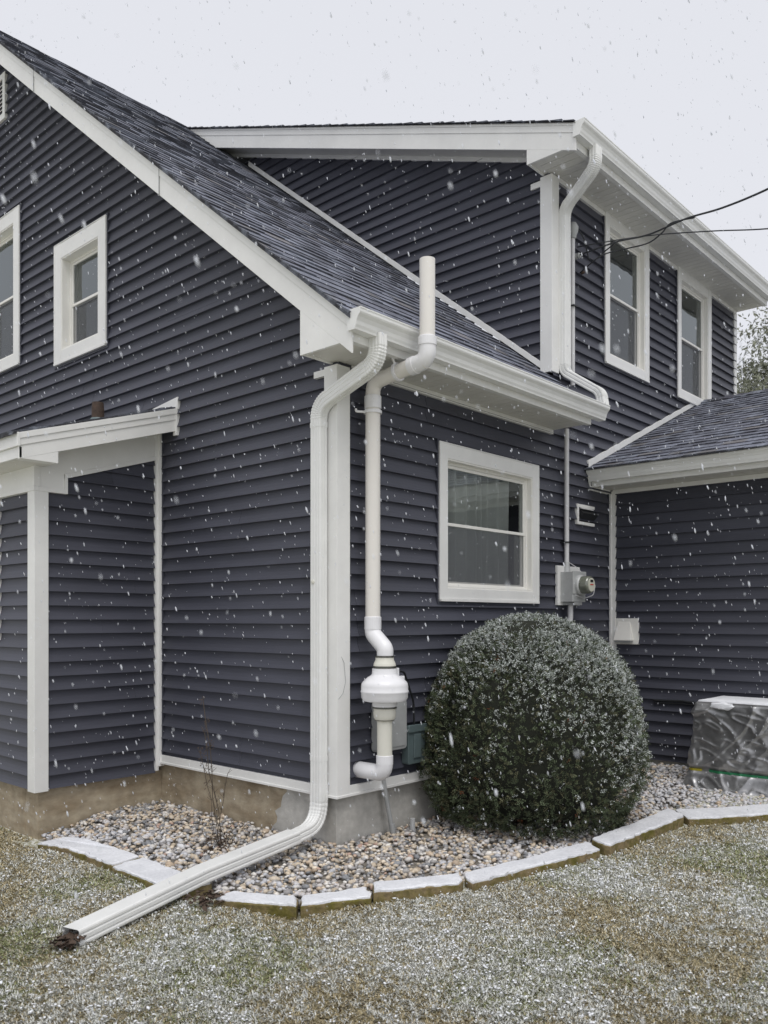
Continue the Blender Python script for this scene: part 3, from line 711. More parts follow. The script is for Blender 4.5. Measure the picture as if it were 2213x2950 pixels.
lat([(.0665, 1.350), (.0665, 1.338)], CLAMP, 'clamp'); lat([(.0805, 1.279), (.0805, 1.266)], CLAMP, 'clamp')
fan = lat([(.05, 1.262), (.086, 1.262), (.088, 1.225), (.094, 1.215), (.120, 1.200), (.150, 1.172), (.160, 1.158), (.163, 1.140), (.163, 1.112), (.166, 1.108), (.166, 1.098), (.163, 1.094), (.161, 1.062), (.150, 1.040), (.12, 1.033), (.086, 1.030), (.086, 1.0), (.05, 1.0)], PVCW, 'fan')
m = MB(); m.box(WORLD, fa + .06, fa + .115, fb - .035, fb + .035, 1.205, 1.262); m.box(WORLD, fa + .12, fa + .155, fb - .05, fb - .02, 1.15, 1.205); m.build('terminal_box', PVCW, fan, bevel=.004)
lat([(.082, 1.0), (.082, .985), (.076, .978), (.079, .955), (.076, .925), (.066, .905), (.060, .90)], RUBBER, 'coupling')
lat([(.0845, .999), (.0845, .987)], CLAMP, 'clamp'); lat([(.068, .915), (.068, .904)], CLAMP, 'clamp')
m = MB(); tube(m, [(fa, fb, .90), (fa, fb, .62)], .0525, 24, 0); m.build('pipe', RUBBER, rv, smooth=True)
m = MB(); lathe(m, (fa, fb, .60), [(.059, 0), (.059, .06), (.054, .063)], 28); m.build('collar', PVCW, rv)
m = MB(); tube(m, [(fa, fb, .62), (fa, fb, .535), (fa, .02, .535)], .0575, 24, .07); m.build('elbow', PVCW, rv, smooth=True)
# fan cord
m = MB(); tube(m, [(fa + .11, fb, 1.24), (fa + .30, fb + .08, 1.22), (.74, -.07, .98), (.76, -.06, .80)], .008, 8, .12); o = m.build('power_cord', WIRE, None, smooth=True); tag(o, 'black cord drooping from the vent fan to the switch box', 'cord')
# boxes behind
def rbox(mb_, F, x0, x1, y0, y1, z0, z1, r=.05, n=6):
    pts = []
    for cx_, cz, s in ((x1 - r, z1 - r, 0), (x0 + r, z1 - r, 90), (x0 + r, z0 + r * .5, 180), (x1 - r, z0 + r * .5, 270)):
        rr = r if s < 180 else r * .5
        if s >= 180: cx_ = x0 + rr if s == 180 else x1 - rr
        for k in range(n + 1): 
            t = R(s + 90 * k / n); pts.append((cx_ + rr * math.cos(t), cz + rr * math.sin(t)))
    mb_.prism([F(x, y0, z) for x, z in pts], [F(x, y1, z) for x, z in pts]); return mb_
m = MB(); rbox(m, FW, .33, .66, .015, .075, .64, 1.03, .06); o = m.build('utility_box', GREYBOX, None, bevel=.006); tag(o, 'light grey rounded utility box on the wall behind the vent fan', 'utility box')
lid = MB(); rbox(lid, FW, .345, .645, .0745, .082, .665, 1.01, .05); lid.build('lid', GREYBOX, o, bevel=.003)
m = MB(); rbox(m, FW, .665, .86, .015, .085, .515, .80, .03); o = m.build('switch_box', GREENBOX, None, bevel=.005); tag(o, 'dark greenish electrical box low on the wall left of the shrub', 'electrical box')
lid = MB(); rbox(lid, FW, .655, .87, .0845, .10, .755, .81, .015); lid.box(FW, .72, .80, .0845, .097, .56, .74); lid.build('lid', GREENBOX, o, bevel=.004)
m = MB(); tube(m, [(.42, -.035, .64), (.44, -.035, .42), (.515, -.06, .03)], .017, 12, .05); tube(m, [(.508, -.057, .10), (.517, -.061, .02)], .023, 12, 0); o = m.build('ground_conduit', GREYBOX, None, smooth=True); tag(o, 'thin grey conduit running from the vent elbow down into the pebbles', 'conduit')
m = MB(); tube(m, [(.68, -.11, .0), (.675, -.115, .12)], .020, 12, 0); o = m.build('pipe_stub', CONDUIT, None, smooth=True); tag(o, 'short pale pipe stub poking out of pebbles right of the conduit', 'pipe stub')
# spider-thin loose wire by the corner post
m = MB(); tube(m, [(.0, -.03, 1.36), (.03, -.04, 1.30), (.045, -.04, 1.17), (.02, -.04, 1.09), (-.02, -.035, 1.05)], .0016, 5, .03); o = m.build('loose_wire', GREYBOX, None); tag(o, 'hair-thin loose wire bowed against the white corner post', 'wire')

# electric meter --------------------------------------------------------------
em = empty('electric_meter', (3.08, -.1, 1.75), 'grey electric meter with round glass face on a white board', 'electric meter')
m = MB(); m.box(FW, 2.88, 3.30, .018, .045, 1.735, 2.11); m.build('backing_board', WHITE, em, bevel=.002)
m = MB(); m.box(FW, 2.93, 3.175, .045, .175, 1.765, 2.05); m.box(FW, 2.925, 3.18, .172, .182, 1.84, 2.055); m.box(FW, 2.97, 3.12, .045, .17, 1.735, 1.765); m.build('enclosure', METAL, em, bevel=.004)
m = MB(); lathe(m, FW(3.055, .180, 1.925), [(.098, 0), (.098, .022), (.090, .028), (.086, .034)], 36, (0, -1, 0)); m.build('ring', METAL, em, smooth=True)
m = MB(); lathe(m, FW(3.055, .212, 1.925), [(.084, 0), (.084, .060), (.080, .078), (.070, .088), (.066, .089)], 36, (0, -1, 0))
GL2 = mat('meter_glass', (.15, .16, .13), .06, spec=.9, var=.1, vscale=10, coat=.6); m.build('glass_dome', GL2, em, smooth=True)
m = MB(); lathe(m, FW(3.055, .30, 1.925), [(.064, -.02), (.064, .005), (.01, .006)], 30, (0, -1, 0)); fc = m.build('face', mat('meter_face', (.55, .55, .47), .4), em)
m = MB(); m.box(FW, 3.03, 3.08, .304, .3085, 1.950, 1.972); m.build('display', BLACK, fc)
m = MB(); m.box(FW, 3.025, 3.085, .304, .3082, 1.922, 1.932); m.build('red_stripe', mat('red_print', (.5, .06, .04), .5), fc)
m = MB(); tube(m, [FW(3.07, .05, 2.15), FW(3.14, .1, 2.10), FW(3.17, .19, 2.0), FW(3.19, .27, 1.93), FW(3.17, .26, 1.83), FW(3.10, .2, 1.80), FW(2.95, .19, 1.83)], .0035, 6, .04); o = m.build('seal_wire', LIGHTCOND, em)
# service mast
sm_ = empty('service_conduit', (3.02, -.05, 1.2), 'slim white conduit running up the wall through the eave from the meter', 'conduit')
m = MB(); tube(m, [(3.03, -.055, 2.04), (3.03, -.055, 3.42)], .0225, 14, 0); tube(m, [(3.15, -.05, 3.86), (3.15, -.05, 5.30)], .0225, 14, 0); tube(m, [(3.02, -.10, 1.74), (3.02, -.10, 1.62), (2.99, -.06, 1.1), (2.99, -.055, .1)], .026, 14, .08)
m.build('pipe', LIGHTCOND, sm_, smooth=True)
m = MB(); lathe(m, (3.03, -.055, 2.05), [(.034, 0), (.030, .06), (.025, .10)], 16); m.build('hub', METAL, sm_, smooth=True)
m = MB(); lathe(m, (3.15, -.055, 5.28), [(.03, 0), (.034, .03), (.05, .07), (.052, .11), (.03, .15), (.01, .16)], 16); m.build('weatherhead', GREYBOX, sm_, smooth=True)
for z in (2.33, 4.62): 
    m = MB(); m.box(WORLD, (2.995 if z < 3 else 3.115), (3.065 if z < 3 else 3.185), -.085, -.0, z, z + .012); m.build('strap', WIRE, sm_)

m = MB(); tube(m, [FGA(.5, .035, .79), FGA(.8, .035, .80), FGA(1.15, .04, .775), FGA(1.3, .08, .70)], .011, 8, .1); tube(m, [FGA(.5, .035, .765), FGA(.8, .035, .775), FGA(1.15, .04, .75), FGA(1.3, .08, .68)], .006, 8, .1)
o = m.build('refrigerant_line', WIRE, None, smooth=True); tag(o, 'black refrigerant line clipped low along the garage wall', 'pipe')
# vents on the walls --------------------------------------------------------
m = MB(); x0, x1, z0, z1 = 3.275, 3.62, 2.535, 2.735; f = .03
m.box(FW, x0, x0 + f, 0, .035, z0, z1); m.box(FW, x0 + f, x1, 0, .035, z1 - f, z1); m.box(FW, x0 + f, x1, 0, .035, z0, z0 + f)
o = m.build('exhaust_vent', WHITE, None, bevel=.002); tag(o, 'small white-edged exhaust hood with black flap beside the conduit', 'wall vent')
m = MB(); m.box(FW, x0 + f, x1, .012, .02, z0 + f, z1 - f); m.prism([FW(x0 + .05, .02, z1 - .045), FW(x0 + .05, .075, z1 - .09), FW(x0 + .05, .02, z0 + .05)], [FW(x1, .02, z1 - .045), FW(x1, .075, z1 - .09), FW(x1, .02, z0 + .05)]); m.build('flap', BLACK, o)
m = MB(); m.prism([FW(x0 + .06, .03, z1 - .03), FW(x0 + .06, .05, z1 - .038), FW(x0 + .06, .05, z1 - .046), FW(x0 + .06, .03, z1 - .04)], [FW(x1 - .05, .03, z1 - .03), FW(x1 - .05, .05, z1 - .038), FW(x1 - .05, .05, z1 - .046), FW(x1 - .05, .03, z1 - .04)]); m.build('hinge', LIGHTCOND, o)
m = MB(); x0, x1, z0, z1 = .072, .335, 1.345, 1.61
m.box(FGA, x0, x1, .0, .03, z0, z1); o = m.build('dryer_vent', VINYL, None, bevel=.003); tag(o, 'square cream dryer vent hood on the garage wall near the inside corner', 'wall vent')
m = MB(); m.prism([FGA(x0 + .045, .03, z1 - .03), FGA(x0 + .02, .10, z0 + .04), FGA(x0 + .02, .03, z0 + .04)], [FGA(x1 - .09, .03, z1 - .03), FGA(x1 - .05, .10, z0 + .04), FGA(x1 - .05, .03, z0 + .04)]); m.build('hood', VINYL, o, bevel=.002)
m = MB(); m.box(FGA, x0 + .03, x1 - .06, .03, .09, z0 + .022, z0 + .036); m.build('louvre', GREYBOX, o)

# overhead cables -------------------------------------------------------------
def px(u, v, d):
    """point seen d metres ahead of the camera (used once, to read off where the cables run)"""
    x = (u - 829.5) / 1819.5 * d; return Vector((CAM.x + .7419 * d + .6705 * x, CAM.y + .6705 * d - .7419 * x, CAM.z + (1338 - v) / 1819.5 * d))
def cable(pts, r, label, name='overhead_cable'):
    P = [Vector(p) for p in pts]; out = []
    for i in range(len(P) - 1):
        p0, p1, p2, p3 = P[max(i - 1, 0)], P[i], P[i + 1], P[min(i + 2, len(P) - 1)]
        for k in range(8):
            t = k / 8; out.append(.5 * ((2 * p1) + (-p0 + p2) * t + (2 * p0 - 5 * p1 + 4 * p2 - p3) * t * t + (-p0 + 3 * p1 - 3 * p2 + p3) * t ** 3))
    out.append(P[-1]); m = MB(); sweep(m, [(p, 0) for p in out], circ(r, 7), up=(0, 0, 1)); o = m.build(name, WIRE, None, smooth=True); return tag(o, label, 'cable')
cable([(3.25, -.06, 5.15), px(1330, 523, 7.5), px(1400, 507, 7.1), px(1480, 473, 6.6), px(1560, 449, 6.0), px(1659, 408, 5.4), px(1800, 335, 4.6), px(2300, 60, 2.5)], .0075, 'thicker overhead cable climbing steeply toward the right')
cable([(3.22, -.06, 5.22), px(1330, 519, 7.6), px(1420, 507, 7.2), px(1540, 499, 6.6), px(1659, 494, 6.0), px(1900, 470, 5.0), px(2400, 400, 4.0)], .005, 'thinner overhead cable running almost level to the right')
cable([(3.30, -.05, 5.0), px(1300, 552, 7.7), px(1350, 538, 7.5), px(1400, 525, 7.2), px(1430, 503, 7.0), px(1450, 482, 6.8), px(1500, 470, 6.5)], .006, 'slack black wire looping below the overhead cables', 'drip_loop_wire')
cable([(3.2, -.08, 5.38), (3.26, -.12, 5.28), (3.34, -.14, 5.10), px(1310, 540, 7.7), px(1330, 523, 7.5)], .006, 'short black wire between the weatherhead and the upper window', 'drip_loop_wire')
m = MB(); lathe(m, (3.24, -.02, 5.14), [(.022, 0), (.03, .02), (.022, .035), (.03, .05), (.02, .065)], 14, (0, -1, 0)); o = m.build('cable_insulator', GREYBOX, None, smooth=True); tag(o, 'small grey insulator on the wall where the overhead cables end', 'insulator')
m = MB(); lathe(m, (3.36, -.02, 5.02), [(.008, 0), (.016, .015), (.016, .035), (.008, .045)], 12, (0, -1, 0)); o = m.build('cable_clamp', RUST, None, smooth=True); tag(o, 'rusty cable clamp on the siding just left of the upper window', 'clamp')

# ================================================================== GROUND
def on(a, b, base=0.): return float(gz(a, b)) + base
xs = np.concatenate([[-300, -60, -20], np.arange(-8, 10.01, .12), [20, 60, 300]]); ys = np.concatenate([[-300, -60, -20], np.arange(-8, 8.01, .12), [20, 60, 300]])
X, Y = np.meshgrid(xs, ys, indexing='ij'); Zg = lz(X, Y) + .012 * (vnoise(X, Y, 2.2, 3) - .5) + .006 * (vnoise(X, Y, 7, 4) - .5) - .012
far = (np.abs(X) > 12) | (np.abs(Y) > 12); Zg[far] = np.clip(Zg[far], -.1, 0) * 0 - .03
V = np.stack([X, Y, Zg], -1).reshape(-1, 3); nx, ny = X.shape
i, j = np.meshgrid(np.arange(nx - 1), np.arange(ny - 1), indexing='ij'); q = (i * ny + j).ravel()
o = np_mesh('ground', V, np.stack([q, q + ny, q + ny + 1, q + 1], 1), LAWN, smooth=True); tag(o, 'snow-dusted winter lawn around the house', None, None, 'structure'); 
BED = np.array([(-1.16, 1.66), (-1.19, .6), (-1.19, .0), (-1.17, -.36), (-.98, -.73), (-.59, -.90), (-.11, -1.18), (.5, -1.29), (1.09, -1.39), (2.33, -1.40), (2.62, -1.66), (3.05, -2.15), (4.0, -3.2), (4.0, 0), (0, 0), (0, 2.17), (-1.08, 2.17)])
def inside(x, y, poly):
    c = np.zeros(len(x), bool); n = len(poly)
    for k in range(n):
        x1, y1 = poly[k]; x2, y2 = poly[(k + 1) % n]
        cond = ((y1 > y) != (y2 > y)); t = (y - y1) / ((y2 - y1) + 1e-12); c ^= cond & (x < x1 + t * (x2 - x1))
    return c
# bed base
gx, gy = np.meshgrid(np.arange(-1.3, 4.05, .06), np.arange(-3.3, 2.25, .06), indexing='ij'); keep = inside(gx.ravel() + .03, gy.ravel() + .03, BED).reshape(gx.shape)
Vb = np.stack([gx, gy, gz(gx, gy) + .012], -1).reshape(-1, 3); nx, ny = gx.shape
i, j = np.nonzero(keep[:-1, :-1]); q = i * ny + j
o = np_mesh('flower_bed', Vb, np.stack([q, q + ny, q + ny + 1, q + 1], 1), BEDSOIL, smooth=True); tag(o, 'soil of the pebble bed along the house', None, None, 'structure')

# pebbles
def ico(sub=1):
    bm = bmesh.new(); bmesh.ops.create_icosphere(bm, subdivisions=sub, radius=1); V = np.array([v.co[:] for v in bm.verts]); Fc = np.array([[v.index for v in f.verts] for f in bm.faces]); bm.free(); return V, Fc
def scatter_ico(name, pts, scale, rot, cols, m, sub=1, smooth=True, jitter=.12):
    V0, F0 = ico(sub); n = len(pts); nv = len(V0)
    J = 1 + jitter * (rng.random((n, nv, 1)) - .5); W = V0[None] * J * scale[:, None, :]
    ca, sa = np.cos(rot[:, 0]), np.sin(rot[:, 0]); cb, sb = np.cos(rot[:, 1]), np.sin(rot[:, 1])
    x, y, z = W[..., 0], W[..., 1], W[..., 2]
    x2 = x * cb[:, None] + z * sb[:, None]; z2 = -x * sb[:, None] + z * cb[:, None]
    x3 = x2 * ca[:, None] - y * sa[:, None]; y3 = x2 * sa[:, None] + y * ca[:, None]
    P = np.stack([x3, y3, z2], -1) + pts[:, None, :]
    Fc = (F0[None] + (np.arange(n) * nv)[:, None, None]).reshape(-1, 3); C = np.repeat(cols, len(F0), axis=0)
    return np_mesh(name, P.reshape(-1, 3), Fc, m, C, smooth=smooth)
N = 34000; pxs = rng.uniform(-1.2, 4.0, N); pys = rng.uniform(-3.2, 2.2, N); k = inside(pxs, pys, BED); pxs, pys = pxs[k], pys[k]
k = (rng.random(len(pxs)) < np.where((pxs > 1.2) & (pys > -.9) & (pxs < 2.6), .25, 1)); pxs, pys = pxs[k], pys[k]; n = len(pxs)
sz = rng.uniform(.010, .020, n) * (1 + .5 * (rng.random(n) < .12)); hz = rng.uniform(.0, .026, n) * .9
pal = np.array([(.36, .29, .20), (.42, .35, .26), (.30, .22, .14), (.20, .19, .18), (.10, .105, .115), (.16, .15, .15), (.45, .43, .40), (.33, .30, .28), (.26, .15, .10), (.50, .47, .43), (.07, .075, .085)])
cols = (pal[rng.choice(len(pal), n, p=[.15, .15, .09, .12, .10, .10, .09, .09, .02, .05, .04])] * .80 + .075) * rng.uniform(1.15, 1.75, (n, 1))
scal = np.stack([sz * rng.uniform(1, 1.5, n), sz * rng.uniform(.8, 1.05, n), sz * rng.uniform(.55, .8, n)], 1)
# snow caught on upturned stones, thickest out from under the eave
sn = ss(.25, .9, np.maximum(-pxs - .1, -pys - .3)) * (vnoise(pxs, pys, 3, 8) > .22)
sc_ = rng.random(n) < np.clip(.42 * sn + .35 * ss(2.2, 3.2, pxs) * (pys < -.35), 0, 1); cols[sc_] = cols[sc_] * .3 + np.array([.56, .57, .61]) * .7
P = np.stack([pxs, pys, gz(pxs, pys) + .018 + hz], 1)
o = scatter_ico('pebbles', P, scal, np.stack([rng.uniform(0, 6.28, n), rng.normal(0, .35, n)], 1), cols, PEB); tag(o, 'mixed tan and grey river pebbles filling the bed', None, None, 'stuff')

# edging stones ---------------------------------------------------------------
S = [[(-1.372, 1.60), (-1.145, 1.64), (-1.150, .63), (-1.36, .60)], [(-1.39, .575), (-1.155, .60), (-1.16, -.15), (-1.40, -.18)],
     [(-1.325, -.375), (-1.175, -.345), (-.99, -.70), (-1.09, -.80)], [(-1.078, -.805), (-.975, -.70), (-.61, -.865), (-.72, -1.0)],
     [(-.70, -.985), (-.585, -.872), (-.105, -1.145), (-.215, -1.27)], [(-.20, -1.29), (-.09, -1.155), (1.07, -1.345), (.96, -1.50)],
     [(1.02, -1.53), (1.09, -1.355), (2.31, -1.375), (2.17, -1.56)], [(2.16, -1.59), (2.335, -1.40), (3.0, -2.12), (2.80, -2.24)], [(2.82, -2.27), (3.03, -2.16), (3.7, -3.0), (3.5, -3.1)]]
LB = ['snow-topped edging block nearest the entry foundation', 'snow-topped edging block half under the downspout extension', 'short snow-topped edging block right of the downspout extension',
      'second snow-topped edging block right of the downspout extension', 'chipped edging block with a bare mossy front below the grey conduit', 'long snow-topped edging block just in front of the shrub foot',
      'tilted edging block right of the shrub, moss on its face', 'snow-topped edging block in front of the covered unit', 'last edging block beyond the covered unit']
HT = [.070, .072, .066, .068, .088, .082, .098, .080, .08]
for k, (qd, lb, ht) in enumerate(zip(S, LB, HT)):
    c = Vector((sum(p[0] for p in qd) / 4, sum(p[1] for p in qd) / 4, 0)); e_ = empty('edging_stone', (c.x, c.y, on(c.x, c.y)), lb, 'edging stone', 'edging blocks round the pebble bed')
    # subdivide outline for slightly worn edges
    ring = []; r_ = random.Random(k)
    for i_ in range(4):
        p, q2 = Vector((*qd[i_], 0)), Vector((*qd[(i_ + 1) % 4], 0)); nn = max(2, int((q2 - p).length / .045)); dn_ = (q2 - p).normalized(); nrm = Vector((-dn_.y, dn_.x, 0))
        for t in range(nn): 
            base = p.lerp(q2, t / nn); base += nrm * r_.uniform(-.011, .008) if t else Vector((0, 0, 0))
            if t == 0: base = base.lerp(c, .02 if (k, i_) != (4, 3) else .12)
            ring.append(base)
    zt = lambda p: on(p.x, p.y) + ht
    m = MB(); m.rings([[Vector((p.x, p.y, on(p.x, p.y) - .06)) for p in ring], [Vector((p.x, p.y, zt(p) - .03)) + (c - p).normalized() * r_.uniform(-.004, .004) for p in ring], [Vector((p.x, p.y, zt(p) - .008)) for p in ring], [Vector(((p.x), p.y, 0)) * 1 + Vector((0, 0, zt(p))) + (c - Vector((p.x, p.y, 0))).normalized() * .008 for p in ring]])
    m.build('block', STONE, e_, bevel=.002)
    m = MB(); ins = lambda p, d_: Vector((p.x, p.y, 0)) + (c - Vector((p.x, p.y, 0))).normalized() * d_
    m.rings([[ins(p, .004) + Vector((0, 0, zt(p) - .007)) for p in ring], [ins(p, r_.uniform(.001, .013)) + Vector((0, 0, zt(p) + .003 + r_.uniform(0, .005))) for p in ring], [ins(p, .02) + Vector((0, 0, zt(p) + .012)) for p in ring]])
    m.build('snow_cap', THINSNOW, e_, smooth=False)

# grass blades ---------------------------------------------------------------
N = 520000; d_ = 3.0 + 5.2 * rng.random(N) ** 1.25; half = d_ * .66; lat_ = rng.uniform(-1, 1, N) * half
ga = CAM.x + .7419 * d_ + .6705 * lat_; gb = CAM.y + .6705 * d_ - .7419 * lat_
LAW = np.vstack([[(-1.36, 1.62), (-1.385, .6), (-1.40, -.18), (-1.32, -.40), (-1.08, -.82), (-.70, -1.01), (-.19, -1.31), (.96, -1.52), (2.17, -1.59), (2.82, -2.28), (4.5, -4), (6, 4), (-1.08, 4), (-1.08, 2.19), (-1.3, 2.19)]])
k = ~inside(ga, gb, LAW); ga, gb = ga[k], gb[k]; n = len(ga); d_ = d_[k]
k = ~((ga > -1.1) & (gb > 2.1)); ga, gb, d_ = ga[k], gb[k], d_[k]; n = len(ga)
big = .55 * vnoise(ga, gb, 1.3, 21) + .3 * vnoise(ga, gb, 4.1, 22) + .15 * vnoise(ga, gb, 11, 23)
tuft = vnoise(ga, gb, 24, 24)
near_wall = ss(1.0, -.6, ga) * ss(-.4, .6, gb)
psn = np.clip(.42 + 1.6 * (big - .5) + .75 * (tuft - .5) - .30 * near_wall, .03, .93)
isn = rng.random(n) < psn
tan = vnoise(ga, gb, 1.9, 31) + .25 * (rng.random(n) - .5)
col = np.where((tan > .50)[:, None], np.array([.50, .43, .27]), np.array([.35, .375, .195])) * rng.uniform(.6, 1.35, (n, 1))
k = rng.random(n) < .22; col[k] = np.array([.60, .54, .41]) * rng.uniform(.7, 1.2, (k.sum(), 1))
k = rng.random(n) < .04; col[k] = np.array([.09, .055, .03])
col[isn] = np.array([.70, .71, .675]) * rng.uniform(.7, 1.1, (isn.sum(), 1))
ln = rng.uniform(.009, .026, n) * np.where(isn, .8, 1) * (1 + .25 * tuft); wd = rng.uniform(.0008, .0016, n) * (1 + (d_ - 3) * .22) * np.where(isn, 1.5, 1.15)
th = rng.uniform(0, 6.283, n); lean = rng.uniform(.7, 1.52, n)
z0 = lz(ga, gb) + .012 * (vnoise(ga, gb, 2.2, 3) - .5) + .006 * (vnoise(ga, gb, 7, 4) - .5) - .014 + .012 * tuft
base = np.stack([ga, gb, z0 + np.where(isn, .006, 0)], 1); dirh = np.stack([np.cos(th), np.sin(th), np.zeros(n)], 1); side = np.stack([-np.sin(th), np.cos(th), np.zeros(n)], 1)
tip = base + dirh * (ln * np.sin(lean))[:, None] + np.array([0, 0, 1]) * (ln * np.cos(lean))[:, None]
mid = base + dirh * (ln * .5 * np.sin(lean * .7))[:, None] + np.array([0, 0, 1]) * (ln * .55 * np.cos(lean * .7))[:, None]
sd_ = side * wd[:, None]
V = np.stack([base - sd_, base + sd_, mid + sd_ * .8, tip + sd_ * .1, mid - sd_ * .8], 1).reshape(-1, 3)
Fc = np.arange(n * 5).reshape(n, 5)
o = np_mesh('grass', V, Fc, GRASS, col); tag(o, 'short winter grass speckled with thin snow', None, None, 'stuff')

# small clumps of snow lying between the blades
k = np.nonzero(rng.random(n) < psn ** 2 * .09)[0]; m_ = len(k); sc2 = rng.uniform(.0022, .0062, m_) * (1 + (d_[k] - 3) * .12)
o = scatter_ico('lawn_snow', base[k] + np.stack([rng.normal(0, .006, m_), rng.normal(0, .006, m_), rng.uniform(.006, .018, m_)], 1), np.stack([sc2 * rng.uniform(.8, 1.8, m_), sc2, sc2 * .55], 1), np.stack([rng.uniform(0, 6.28, m_), rng.normal(0, .3, m_)], 1), np.tile([.8, .8, .8], (m_, 1)), SNOW, 1, jitter=.5); tag(o, 'tiny clumps of fresh snow caught in the grass', None, None, 'stuff')
# dead leaves at the downspout mouth and by the stones
def leaves(cx_, cy, r, n, seed):
    r_ = np.random.default_rng(seed); m = MB()
    for k in range(n):
        a, b = r_.normal(cx_, r), r_.normal(cy, r); s = r_.uniform(.012, .028); th = r_.uniform(0, 6.28); z = float(lz(a, b)) + r_.uniform(.012, .045)
        F_ = FR((a, b, z), (math.cos(th), math.sin(th), r_.uniform(-.5, .5)), (-math.sin(th), math.cos(th), r_.uniform(-.5, .5)))
        m.poly([F_(-s, 0, 0), F_(-s * .3, s * .5, .004), F_(s * .6, s * .4, .006), F_(s, 0, 0), F_(s * .5, -s * .45, .005), F_(-s * .3, -s * .5, .002)])
    return m
m = leaves(-2.165, -.345, .04, 70, 1)
m.v += (mm := leaves(-1.33, -.33, .06, 90, 2)).v; m.f += [tuple(i_ + len(m.v) - len(mm.v) for i_ in f) for f in mm.f]; m.c += mm.c
m3 = leaves(-.60, .55, .06, 40, 3); b0 = len(m.v); m.v += m3.v; m.f += [tuple(i_ + b0 for i_ in f) for f in m3.f]; m.c += m3.c
o = m.build('dead_leaves', DEADLEAF, None, recalc=False); tag(o, 'brown dead leaves caught at the downspout mouth and stones', None, None, 'stuff')

# dead plant -----------------------------------------------------------------
dp = empty('dead_plant', (-.56, .58, .03), 'dry leafless twiggy plant in the pebbles by the brown foundation', 'plant')
m = MB(); r_ = random.Random(5)
def stem(p, q, r0): 
    pts = [Vector(p).lerp(Vector(q), t / 6) + Vector((r_.uniform(-.012, .012), r_.uniform(-.012, .012), 0)) * (0 if t in (0,) else 1) for t in range(7)]
    for a_, b_ in zip(pts, pts[1:]): tube(m, [a_, b_], r0, 5, 0)
    return pts
tops = []
for q in ((-.50, .86, 1.02), (-.54, .78, .80), (-.60, .74, .66), (-.48, .60, .52), (-.56, .62, .40)): 
    pp = stem((-.56 + r_.uniform(-.02, .02), .58 + r_.uniform(-.03, .03), .02), q, .0028 if q[2] > .7 else .0022); tops.append(pp)
    for p in pp[3:]:
        for k in range(3): tube(m, [p, p + Vector((r_.uniform(-.03, .03), r_.uniform(-.04, .04), r_.uniform(.01, .05)))], .0012, 4, 0)
m.build('stem', TWIG, dp)
m = MB()
for pp in tops[:3]:
    for p in pp[4:]:
        for k in range(7):
            s = .006; c = p + Vector((r_.uniform(-.02, .02), r_.uniform(-.02, .02), r_.uniform(-.04, .05))); m.poly([c + Vector((-s, 0, 0)), c + Vector((0, s, s)), c + Vector((s, 0, 2 * s)), c + Vector((0, -s, s))])
for k in range(160):
    c = Vector((r_.gauss(-.56, .05), r_.gauss(.57, .05), .05 + abs(r_.gauss(0, .05)))); s = .010; t = r_.uniform(0, 6); d1_ = Vector((math.cos(t), math.sin(t), r_.uniform(-1, 1))) * s; d2_ = Vector((-math.sin(t), math.cos(t), r_.uniform(-1, 1))) * s * .5
    m.poly([c - d1_, c + d2_, c + d1_, c - d2_])
m.build('withered_leaves', DEADLEAF, dp, recalc=False)

# ================================================================== SHRUB
SC = np.array([1.555, -.588]); SH = 1.60
def srad(z, th):
    """radius of the clipped dome at height z"""
    t = np.clip(z / SH, 0, 1); r = np.where(t < .28, .865 - .20 * (1 - ss(0, .26, t)), .865 * np.sqrt(np.clip(1 - ((t - .28) / .72) ** 2.45, 0, 1)))
    return r * (1 + .022 * np.sin(3 * th + 1 + 2.2 * z) + .018 * np.sin(7 * th + 5 * z) + .012 * np.sin(13 * th - 9 * z))
sh = empty('shrub', (float(SC[0]), float(SC[1]), 0), 'big clipped evergreen dome shrub dusted with snow in the pebble bed', 'shrub')
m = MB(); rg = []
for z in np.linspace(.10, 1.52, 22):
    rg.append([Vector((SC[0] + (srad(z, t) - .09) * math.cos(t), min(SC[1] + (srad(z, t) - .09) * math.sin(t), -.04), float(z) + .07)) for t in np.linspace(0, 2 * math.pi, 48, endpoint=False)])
m.rings(rg); m.build('shade_core', mat('shrub_shade', (.012, .014, .008), .95, var=.4, vscale=30, bump=1, bscale=60), sh, smooth=True)  # solid core behind the sprigs; the shrub's inner shade is put into its near-black colour
m = MB()
for k in range(9): t = k * .7; tube(m, [(SC[0] + .12 * math.cos(t), SC[1] + .12 * math.sin(t), 0), (SC[0] + .5 * math.cos(t), SC[1] + .5 * math.sin(t) , .4)], .018, 7, 0)
m.build('trunk', BARK, sh)
NS = 23000
u = rng.random(NS); zz = SH * (1 - (1 - u) ** 1.0) ; zz = np.where(rng.random(NS) < .25, SH * (1 - rng.random(NS) ** 2 * .28), zz); zz = np.clip(zz, .10, SH - .001)
th = rng.uniform(0, 2 * np.pi, NS); r0 = srad(zz, th); 
dome = rng.random(NS) < .16     # the crown top gets its own even cover
rr = np.where(dome, np.sqrt(rng.random(NS)) * .55, r0)
zz = np.where(dome, .28 * SH + .72 * SH * (1 - np.clip(rr / .865, 0, 1) ** 2) ** (1 / 2.45), zz)
tt = np.clip(zz / SH, 0, 1)
dz = .004; nzc = np.clip((srad(zz - .02, th) - srad(zz + .02, th)) / .04, -.4, 8); nzc = np.where(dome, rr * 0 + 4 - 3.2 * (rr / .55), nzc)
nrm = np.stack([np.cos(th), np.sin(th), nzc], 1); nrm /= np.linalg.norm(nrm, axis=1)[:, None]
dep = np.abs(rng.normal(0, .028, NS)) ; lump = .05 * (vnoise(th * 6, zz * 9, 1, 41) - .4) + .02 * (vnoise(th * 15, zz * 22, 1, 42) - .5)
